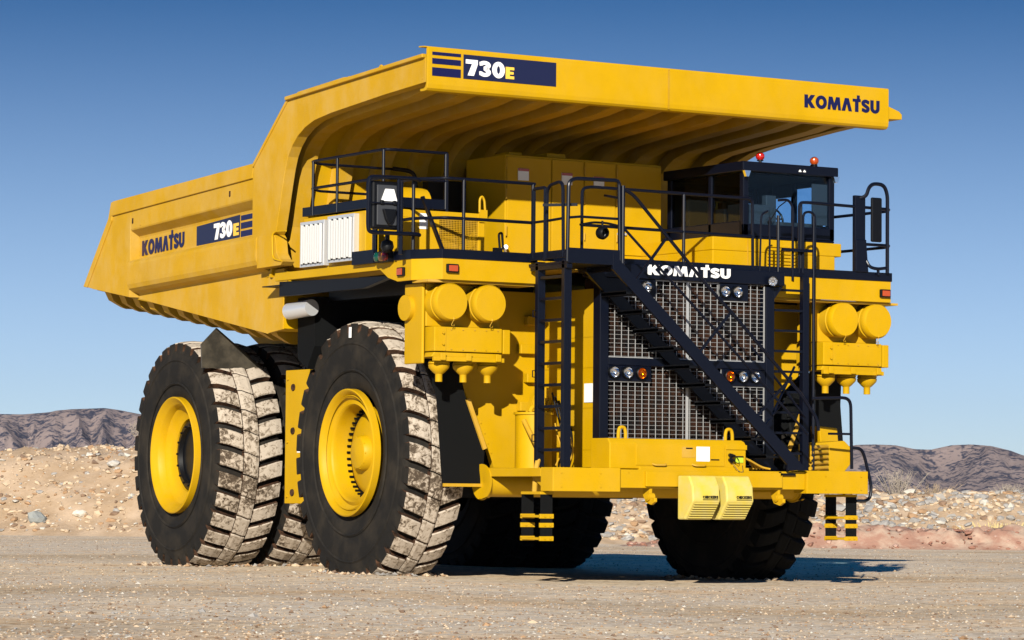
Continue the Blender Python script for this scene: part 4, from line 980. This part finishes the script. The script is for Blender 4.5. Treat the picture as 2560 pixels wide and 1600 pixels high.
# ------------------------------------------------------------------ wheel chocks on the bumper
def chock(x, label):
    o_ = empty('wheel_chock', (x, -3.64, .75))
    tag(o_, label, 'wheel chock', 'yellow wheel chocks hung on the bumper')
    y = .0
    b = MB(); b.prism([(0,.0),(0,.55),(-.24,.55),(-.32,.42),(-.34,.23),(-.16,.0)], 'x', 0, .42)
    bo_ = b.build('chock_block', YCHK, o_, .02)
    g = MB()
    for k in range(7):
        t_ = (k+.5)/7.4; yy = -.335+.17*t_; zz = .215-.215*t_
        g.beam((.03,yy-.006,zz),(.39,yy-.006,zz),.018,.012,(0,0,1))
    g.build('chock_rib', YCHK, o_)
    h = MB(); h.box(.15,.27,-.315,-.30,.38,.405); h.prism([(-.319,.37),(-.31,.405),(-.30,.405),(-.30,.37)], 'x', .17,.26); h.build('hand_slot', MUD, o_)
    text('chock_lettering', 'CHECKERS', (.15,-.341,.265), (1,0,0), (0,.1*1,.99), .235, .036, BLK, o_, gap=.08, th=.004)
    u_ = MB(); u_.box(.15,.385,-.345,-.338,.247,.255); u_.build('chock_underline', BLK, o_)
    return o_
chock(-.60, 'pale yellow wheel chock on the truck bumper, left one of the hanging pair')
chock(-.08, 'pale yellow wheel chock on the truck bumper, right one of the hanging pair')

# ------------------------------------------------------------------ ground
hx = Vector((rt.x, rt.y)); hf = Vector((fwd.x, fwd.y)).normalized()
def sd_(x, y):      # sideways / depth from the camera
    v = Vector((x-CAM.x, y-CAM.y)); return v.dot(hx), v.dot(hf)
def xy(s, d): return CAM.x+hx.x*s+hf.x*d, CAM.y+hx.y*s+hf.y*d
def sst(a, b, t): t = max(0, min(1, (t-a)/(b-a))); return t*t*(3-2*t)
S0 = sd_(-2.9, 0)[0]
def ground_z(x, y):
    s, d = sd_(x, y); q = s-S0
    z = -.10*sst(-.5, 5, q) - .003*max(0, min(q, 40)-5)
    z += .012*noise.noise(Vector((x*.35, y*.35, 0))) + .006*noise.noise(Vector((x*1.7, y*1.7, 3)))
    far = sst(60, 84, d)
    return z - .10*far
def grid(n, near, farr):
    k = math.log(farr/near+math.sqrt((farr/near)**2+1)); return [near*math.sinh(k*(2*i/(n-1)-1)) for i in range(n)]
gx = grid(241, 6, 9000); gy = grid(281, 8, 9000)
vs = []
for b in gy:
    for a in gx:
        x = -8+a; y = -5+b; vs.append((x, y, ground_z(x, y)))
n = len(gx); fs = [(j*n+i, j*n+i+1, (j+1)*n+i+1, (j+1)*n+i) for j in range(len(gy)-1) for i in range(n-1)]
def ground_mat():
    m = bpy.data.materials.new('gravel_ground'); m.use_nodes = True; nn = m.node_tree.nodes; l = m.node_tree.links; b = nn['Principled BSDF']; b.inputs['Roughness'].default_value = .95; b.inputs['Specular IOR Level'].default_value = .15
    tc = nn.new('ShaderNodeTexCoord')
    def noi(sc, det=6, mapping=None, rough=.6):
        t = nn.new('ShaderNodeTexNoise'); t.inputs['Scale'].default_value = sc; t.inputs['Detail'].default_value = det; t.inputs['Roughness'].default_value = rough
        if mapping:
            mp = nn.new('ShaderNodeMapping'); mp.inputs['Scale'].default_value = mapping; mp.inputs['Rotation'].default_value = (0,0,yaw); l.new(tc.outputs['Object'], mp.inputs[0]); l.new(mp.outputs[0], t.inputs['Vector'])
        else: l.new(tc.outputs['Object'], t.inputs['Vector'])
        return t
    def ramp(src, stops):
        r = nn.new('ShaderNodeValToRGB'); e = r.color_ramp.elements
        while len(e) < len(stops): e.new(.5)
        for i, (p, c) in enumerate(stops): e[i].position = p; e[i].color = (*c, 1)
        l.new(src, r.inputs[0]); return r
    big = noi(.5, 10, (.45,1.0,1), .7); r1 = ramp(big.outputs['Fac'], [(.34,(.84,.68,.48)),(.43,(.78,.65,.49)),(.50,(.64,.56,.46)),(.56,(.80,.64,.46)),(.64,(.66,.50,.34)),(.72,(.76,.62,.46))])
    peb = noi(26, 3); r2 = ramp(peb.outputs['Fac'], [(.28,(.45,.38,.30)),(.38,(.9,.88,.86)),(.55,(1,1,1)),(.70,(1.15,1.13,1.1))])
    mx = nn.new('ShaderNodeMix'); mx.data_type = 'RGBA'; mx.blend_type = 'MULTIPLY'; mx.inputs[0].default_value = .9
    l.new(r1.outputs[0], mx.inputs[6]); l.new(r2.outputs[0], mx.inputs[7]); l.new(mx.outputs[2], b.inputs['Base Color'])
    lf = noi(.16, 3, (.5,1,1)); rl = ramp(lf.outputs['Fac'], [(.36,(.86,.77,.64)),(.50,(1.05,1.0,.93)),(.62,(1.08,1.05,1.0)),(.70,(.96,.88,.77))])
    m5 = nn.new('ShaderNodeMix'); m5.data_type = 'RGBA'; m5.blend_type = 'MULTIPLY'; m5.inputs[0].default_value = 1; l.new(mx.outputs[2], m5.inputs[6]); l.new(rl.outputs[0], m5.inputs[7]); mx = m5
    vo = nn.new('ShaderNodeTexVoronoi'); vo.inputs['Scale'].default_value = 15; vo.inputs['Randomness'].default_value = 1; l.new(tc.outputs['Object'], vo.inputs['Vector'])
    bw = nn.new('ShaderNodeSeparateColor'); l.new(vo.outputs['Color'], bw.inputs[0]); rv = ramp(bw.outputs[0], [(0,(.50,.44,.37)),(.16,(.84,.80,.75)),(.5,(1,1,1)),(.9,(1.0,1.02,1.05)),(1,(1.2,1.2,1.2))])
    m4 = nn.new('ShaderNodeMix'); m4.data_type = 'RGBA'; m4.blend_type = 'MULTIPLY'; m4.inputs[0].default_value = 1; l.new(mx.outputs[2], m4.inputs[6]); l.new(rv.outputs[0], m4.inputs[7]); l.new(m4.outputs[2], b.inputs['Base Color'])
    bp = nn.new('ShaderNodeBump'); bp.inputs['Strength'].default_value = .55; bp.inputs['Distance'].default_value = .012; l.new(vo.outputs['Distance'], bp.inputs['Height']); l.new(bp.outputs[0], b.inputs['Normal'])
    return m
g = MB(); g.add(vs, fs, 0, True); go = g.build('ground', ground_mat()); tag(go, kind='structure')

# loose gravel: small stones over the yard
def rock_geo(r, sub=0, seed=0, flat=.7):
    """irregular low stone"""
    rnd = random.Random(seed); bmq = bmesh.new(); bmesh.ops.create_icosphere(bmq, subdivisions=1 if sub == 0 else sub, radius=1)
    ax_ = Vector((rnd.uniform(.7,1.3), rnd.uniform(.6,1.1), flat*rnd.uniform(.6,1.1))); off = Vector((rnd.random()*50,)*3)
    vs = []
    for v in bmq.verts:
        p = v.co.copy(); k = 1+.55*noise.noise(p*1.1+off); p *= k; vs.append(Vector((p.x*ax_.x, p.y*ax_.y, p.z*ax_.z))*r)
    fs = [tuple(v.index for v in f.verts) for f in bmq.faces]; bmq.free(); return vs, fs
LIB = [rock_geo(1, 1, i) for i in range(10)]
OCT = [(Vector((1,0,0)),Vector((0,1,0)),Vector((-1,.1,0)),Vector((.1,-.9,0)),Vector((.1,.1,.6)),Vector((0,0,-.4)))]
OF = [(0,1,4),(1,2,4),(2,3,4),(3,0,4),(1,0,5),(2,1,5),(3,2,5),(0,3,5)]
def scatter(mb, lib, x, y, z, r, mi, rnd, tilt=None):
    a = rnd.uniform(0, 6.283); sx = rnd.uniform(.7,1.3)
    m3 = Matrix.Rotation(a, 3, 'Z') @ Matrix.Rotation(rnd.uniform(-.5,.5), 3, 'X')
    vs, fs = lib
    mb.add([(m3 @ Vector((v.x*sx, v.y, v.z)))*r+Vector((x, y, z)) for v in vs], fs, mi)
ST = [mat('stone_grey', (.30,.28,.26), .9), mat('stone_tan', (.50,.38,.26), .9), mat('stone_white', (.50,.46,.40), .9), mat('stone_brown', (.22,.14,.09), .9), mat('stone_rust', (.36,.22,.12), .9)]
rnd = random.Random(3); gm = MB()
octl = (list(OCT[0]), OF)
for k in range(30000):
    d_ = 21*(86/21)**(rnd.random()**1.15); s_ = rnd.uniform(-.17,.17)*d_; x, y = xy(s_, d_)
    if -3.6 < x < 3.6 and -4 < y < 7.6: continue
    r = .006+.016*rnd.random()**3
    if rnd.random() < .015: r *= 2.2
    scatter(gm, octl, x, y, ground_z(x, y)+r*.15, r, rnd.choice((0,1,1,1,2,3,4,3,0)), rnd)
for (cx_, cy_, hw) in ((-2.83,0,.45),(2.86,0,.45),(-2.78,5.03,.55),(-1.64,5.0,.5)):
    for k in range(240):
        ang = rnd.uniform(0, 6.283); ex_ = (hw+.05+abs(rnd.gauss(0,.14)))*math.cos(ang)*1.2; ey_ = (.62+abs(rnd.gauss(0,.18)))*math.sin(ang)*1.25
        x, y = cx_+ex_, cy_+ey_; r = .012+.05*rnd.random()**3
        scatter(gm, octl, x, y, ground_z(x, y)+r*.2, r, rnd.choice((1,1,0,3,4)), rnd)
go = gm.build('gravel', ST); tag(go, kind='stuff')

# ------------------------------------------------------------------ embankment behind the yard
def lerp(tab, t):
    if t <= tab[0][0]: return tab[0][1]
    for (a, va), (b, vb) in zip(tab, tab[1:]):
        if t <= b: return va+(vb-va)*(t-a)/(b-a)
    return tab[-1][1]
HT = [(-80,2.0),(-30,2.2),(-14,2.35),(-11.5,2.50),(-10,2.65),(-8.5,2.8),(-6,2.5),(-1,1.9),(3,1.5),(8,1.5),(14,1.46),(30,1.6),(80,1.3)]
def bank_h(s, d):
    top = lerp(HT, s)+.16*noise.noise(Vector((s*.5, 0, 7)))+.07*noise.noise(Vector((s*2.1, 1, 7)))
    f = sst(86.5, 91.5, d+.7*noise.noise(Vector((s*.35, d*.2, 2))))*(1-sst(104, 118, d))
    rough = sst(86, 88, d)
    return top*f + rough*(.16*noise.noise(Vector((s*1.1, d*1.1, 0)))+.09*noise.noise(Vector((s*3.1, d*3.1, 4)))) - .12
em = MB(); SS = [-85+i*.42 for i in range(int(60/.42))]; 
SS = [-85+2.0*i for i in range(34)]+[-17+.17*i for i in range(200)]+[17+2.0*i for i in range(35)]
DD = [85.6+.17*i for i in range(48)]+[94+1.5*i for i in range(18)]
vs = []; cls = []
for d_ in DD:
    for s_ in SS:
        x, y = xy(s_, d_); vs.append((x, y, ground_z(x, y)+bank_h(s_, d_)))
n = len(SS); fs = [(j*n+i, j*n+i+1, (j+1)*n+i+1, (j+1)*n+i) for j in range(len(DD)-1) for i in range(n-1)]
SAND = mat('bank_sand', (.34,.235,.145), .95, col2=(.46,.34,.235), noise_scale=.9, lo=.35, hi=.62, bump=.8, bump_scale=9, spec=.1)
em.add(vs, fs, 0, True); eo_ = em.build('embankment', SAND); tag(eo_, kind='structure')
rb = MB(); rnd = random.Random(11)
for k in range(15000):
    s_ = rnd.uniform(-17, 17); right = s_ > 1
    d_ = rnd.uniform(86.6, 93)
    x, y = xy(s_, d_); z = ground_z(x, y)+bank_h(s_, d_)
    if z < ground_z(x, y)+.1: continue
    if True:
        r = (.025+.15*rnd.random()**3.2) if right else (.016+.11*rnd.random()**4)
        mi = rnd.choice((0,0,1,1,1,3,0,4,2)) if right else rnd.choice((1,1,1,1,4,4,3,0,1,2))
        scatter(rb, rnd.choice(LIB), x, y, z+r*.1, r, mi, rnd)
o_ = rb.build('rubble', ST); tag(o_, kind='stuff')
# red dirt windrow in front of the grey bank
RD = mat('red_dirt', (.33,.185,.135), .95, col2=(.44,.32,.24), noise_scale=1.6, bump=.8, bump_scale=8, spec=.1)
wr = MB(); vs = []; SW = [2.2+.12*i for i in range(240)]; DW = [83.2+.12*i for i in range(26)]
for d_ in DW:
    for s_ in SW:
        x, y = xy(s_, d_); e_ = sst(83.4, 84.3, d_)*(1-sst(85.0, 86.2, d_))*sst(2.2,7,s_)
        h_ = (.50+.12*noise.noise(Vector((s_*.9,0,1)))+.22*noise.noise(Vector((s_*2.2,d_*2.2,5)))+.12*noise.noise(Vector((s_*5,d_*5,5))))*e_
        vs.append((x, y, ground_z(x, y)+h_-.02))
n = len(SW); wr.add(vs, [(j*n+i, j*n+i+1, (j+1)*n+i+1, (j+1)*n+i) for j in range(len(DW)-1) for i in range(n-1)], 0, True)
o_ = wr.build('dirt_windrow', RD); tag(o_, kind='structure')
rb = MB(); RDS = [mat('red_stone', (.27,.13,.09), .95), mat('pink_stone', (.42,.27,.21), .95)]
for k in range(900):
    s_ = rnd.uniform(3, 22); d_ = rnd.uniform(83.5, 85.6); x, y = xy(s_, d_); r = .03+.09*rnd.random()**2.5
    e_ = sst(83.4, 84.3, d_)*(1-sst(85.0, 86.2, d_))*sst(2.2,7,s_)
    scatter(rb, rnd.choice(LIB), x, y, ground_z(x, y)+.48*e_, r, rnd.choice((0,0,1)), rnd)
o_ = rb.build('clods', RDS); tag(o_, kind='stuff')

# single boulders one can tell apart on the left bank
def boulder(px_s, d_, r, m, label):
    x, y = xy(px_s, d_); z = ground_z(x, y)+bank_h(px_s, d_)
    vs, fs = rock_geo(r, 2, int(px_s*100), .75)
    b = MB(); b.add(vs, fs); o_ = b.build('boulder', m); o_.location = (x, y, z+r*.25); tag(o_, label, 'rock', 'boulders on the bank'); return o_
boulder(-8.55, 90.6, .17, mat('rock_dark', (.13,.09,.07), .9), 'dark brown boulder high on the sandy bank beside the rear tyre')
boulder(-10.75, 89.9, .20, mat('rock_white', (.45,.42,.38), .9), 'large grey-white boulder halfway up the sandy bank')
boulder(-8.3, 88.9, .19, mat('rock_pale', (.48,.45,.42), .9), 'white pitted boulder near the rear tyre low on the sandy bank')
boulder(-12.55, 87.8, .24, mat('rock_blue', (.24,.25,.24), .9), 'blue-grey flat boulder at the foot of the sandy bank')
boulder(-9.4, 87.7, .22, mat('rock_long', (.5,.5,.5), .9), 'long pale grey boulder at the foot of the bank, nearest the tyre')
boulder(-11.4, 87.9, .15, mat('rock_cream', (.66,.6,.5), .9), 'cream boulder at the foot of the bank beside the blue-grey one')

# dry brush along the crest and straw grass at the foot
TW = mat('dry_twig', (.36,.27,.18), .9); STRAW = mat('straw_grass', (.62,.48,.22), .9); GT = mat('grey_twig', (.32,.27,.22), .9)
def shrub(s_, d_, h, wd, m, label, nm='dry_shrub', nb=90):
    rn = random.Random(int(s_*77)); x, y = xy(s_, d_); z = ground_z(x, y)+(bank_h(s_, d_) if d_ > 86 else 0)
    b = MB()
    for k in range(nb):
        a = rn.uniform(0, 6.28); t_ = rn.random(); q = Vector((math.cos(a)*wd*t_*.25, math.sin(a)*wd*t_*.25, 0)); p = q; v = Vector((math.cos(a)*t_*wd*.5, math.sin(a)*t_*wd*.5, h*rn.uniform(.5,1)))
        segs = 3; pr = p
        for j in range(segs):
            nx_ = q+v*((j+1)/segs)+Vector((rn.uniform(-.05,.05),rn.uniform(-.05,.05),0))*h
            wq = (.008 if nm == 'dry_shrub' else .014)*(1-j/segs)+.005; b.beam(pr, nx_, wq, wq)
            if j > 0 and nm == 'dry_shrub':
                for _ in range(2):
                    e2 = nx_+Vector((rn.uniform(-.16,.16),rn.uniform(-.16,.16),rn.uniform(.02,.18)))*h; b.beam(nx_, e2, .006, .006)
            pr = nx_
    o_ = b.build(nm, m); o_.location = (x, y, z-.03); tag(o_, label, 'shrub' if nm == 'dry_shrub' else 'grass tuft', 'dry plants on the bank')
shrub(-12.3+2.2, 92.6, .62, .9, GT, 'pale grey leafless shrub on the crest of the sandy bank, left of the rear tyre')
for i, (s_, h, wd, lab) in enumerate(((9.6,.25,.9,'low dry shrub on the grey rock bank closest to the truck'),(10.8,.3,1.1,'dry shrub on the rock bank crest, second from the truck'),(12.3,.75,1.2,'tallest dry shrub on the crest of the grey rock bank'),(13.3,.42,1.1,'dry shrub beside the tallest one on the rock bank crest'),(15.4,.35,.8,'dry shrub right of the dip in the rock bank crest'))):
    shrub(s_-1.6, 91.8, h, wd, TW if i % 2 else GT, lab, nb=60)
shrub(11.9, 87.0, .55, 1.5, STRAW, 'bright straw tuft at the foot of the rock bank behind the red dirt', 'grass_tuft', 260)
shrub(12.75, 87.0, .85, 1.5, STRAW, 'tall straw tuft nearest the right edge behind the red dirt', 'grass_tuft', 260)
shrub(9.6, 87.0, .5, 1.7, STRAW, 'low straw tuft behind the red dirt, closest to the truck steps', 'grass_tuft', 260)
shrub(10.8, 87.0, .42, 1.4, STRAW, 'shortest straw tuft at the middle of the red dirt', 'grass_tuft', 200)

# ------------------------------------------------------------------ far hills
D0 = 4200.
def pxh(u, v):    # skyline height above the camera at distance D0, from its bearing and angle
    return (u-1280)/8274.5, (1242+(u-1280)*.00827-v)/8274.5
SKY = [pxh(*p) for p in ((-2500,1060),(-1200,1040),(-400,1050),(0,1030),(60,1031),(120,1026),(180,1018),(240,1016),(262,1015),(300,1020),(345,1029),(500,1050),(800,1090),(1300,1130),(1800,1125),(2090,1115),(2145,1107),(2190,1106),(2240,1108),(2290,1118),(2330,1119),(2380,1108),(2430,1106),(2480,1110),(2530,1122),(2560,1134),(2800,1110),(3300,1080),(4500,1060))]
def ridge(p, oct_=6):
    v = 0; a = .5; q = p.copy()
    for i in range(oct_): v += a*(1-abs(noise.noise(q)*2)); q = q*2.03+Vector((7.1,3.3,1.7)); a *= .5
    return v
hm = MB(); UU = [-.45+.0009*i for i in range(1001)]; DDs = [0, .06,.12,.18,.24,.3,.36,.42,.48,.54,.6,.66,.72,.77,.82,.87,.91,.95,.98,1.0,1.03,1.1,1.25,1.5]
vs = []
for t_ in DDs:
    for u_ in UU:
        d_ = 3700+(D0-3700)*t_; x, y = xy(u_*d_, d_)
        H = lerp(SKY, u_)*D0+1.5
        if t_ <= 1: f = (t_**1.15)
        else: f = 1-.5*(t_-1)
        rg = ridge(Vector((u_*42, t_*.9+u_*9, 1.3)))-.55
        z = H*f*(1+.55*rg*(1-t_**6) if t_ < 1 else 1) + (H*.35*rg*t_*(1-t_**5) if t_ < 1 else 0)
        vs.append((x, y, z-3 if t_ > 0 else -8))
n = len(UU); hm.add(vs, [(j*n+i, j*n+i+1, (j+1)*n+i+1, (j+1)*n+i) for j in range(len(DDs)-1) for i in range(n-1)], 0, True)
def hill_mat():
    m = bpy.data.materials.new('hill_scrub'); m.use_nodes = True; nn = m.node_tree.nodes; l = m.node_tree.links; b = nn['Principled BSDF']; b.inputs['Roughness'].default_value = 1; b.inputs['Specular IOR Level'].default_value = 0
    tc = nn.new('ShaderNodeTexCoord')
    t = nn.new('ShaderNodeTexNoise'); t.inputs['Scale'].default_value = .035; t.inputs['Detail'].default_value = 9; t.inputs['Roughness'].default_value = .72; l.new(tc.outputs['Object'], t.inputs['Vector'])
    r = nn.new('ShaderNodeValToRGB'); e = r.color_ramp.elements; e[0].position = .43; e[0].color = (.05,.052,.075,1); e[1].position = .53; e[1].color = (.33,.26,.225,1); l.new(t.outputs['Fac'], r.inputs[0])
    t.inputs['Distortion'].default_value = .8
    t3 = nn.new('ShaderNodeTexNoise'); t3.inputs['Scale'].default_value = .16; t3.inputs['Detail'].default_value = 4; l.new(tc.outputs['Object'], t3.inputs['Vector'])
    ma = nn.new('ShaderNodeMath'); ma.operation = 'MULTIPLY_ADD'; ma.inputs[1].default_value = .5; ma.inputs[2].default_value = -.25; l.new(t3.outputs['Fac'], ma.inputs[0]); mb_ = nn.new('ShaderNodeMath'); mb_.operation = 'ADD'; l.new(t.outputs['Fac'], mb_.inputs[0]); l.new(ma.outputs[0], mb_.inputs[1]); l.new(mb_.outputs[0], r.inputs[0])
    t2 = nn.new('ShaderNodeTexNoise'); t2.inputs['Scale'].default_value = .004; l.new(tc.outputs['Object'], t2.inputs['Vector'])
    mx = nn.new('ShaderNodeMix'); mx.data_type = 'RGBA'; mx.blend_type = 'MULTIPLY'; mx.inputs[0].default_value = 1; r2_ = nn.new('ShaderNodeValToRGB'); r2_.color_ramp.elements[0].color = (.75,.7,.72,1); r2_.color_ramp.elements[1].color = (1.1,1.1,1.15,1); l.new(t2.outputs['Fac'], r2_.inputs[0])
    l.new(r.outputs[0], mx.inputs[6]); l.new(r2_.outputs[0], mx.inputs[7]); l.new(mx.outputs[2], b.inputs['Base Color']); return m
ho = hm.build('hills', hill_mat()); tag(ho, kind='structure')

# ------------------------------------------------------------------ desert haze
hb_ = MB(); hb_.box(-4600, 5200, -4600, 5200, -60, 200); hz_ = hb_.build('haze', bpy.data.materials.new('air')); tag(hz_, kind='stuff')
am = bpy.data.materials['air']; am.use_nodes = True; an = am.node_tree.nodes; an.remove(an['Principled BSDF'])
pv = an.new('ShaderNodeVolumePrincipled'); pv.inputs['Color'].default_value = (.78,.86,1,1); pv.inputs['Density'].default_value = .00003; pv.inputs['Anisotropy'].default_value = .3
am.node_tree.links.new(pv.outputs[0], an['Material Output'].inputs['Volume'])

# parts go no deeper than thing > part > sub-part
def level(o):
    k = 0
    while o.parent: o = o.parent; k += 1
    return k
for o_ in list(C.objects):
    while level(o_) > 2: o_.parent = o_.parent.parent
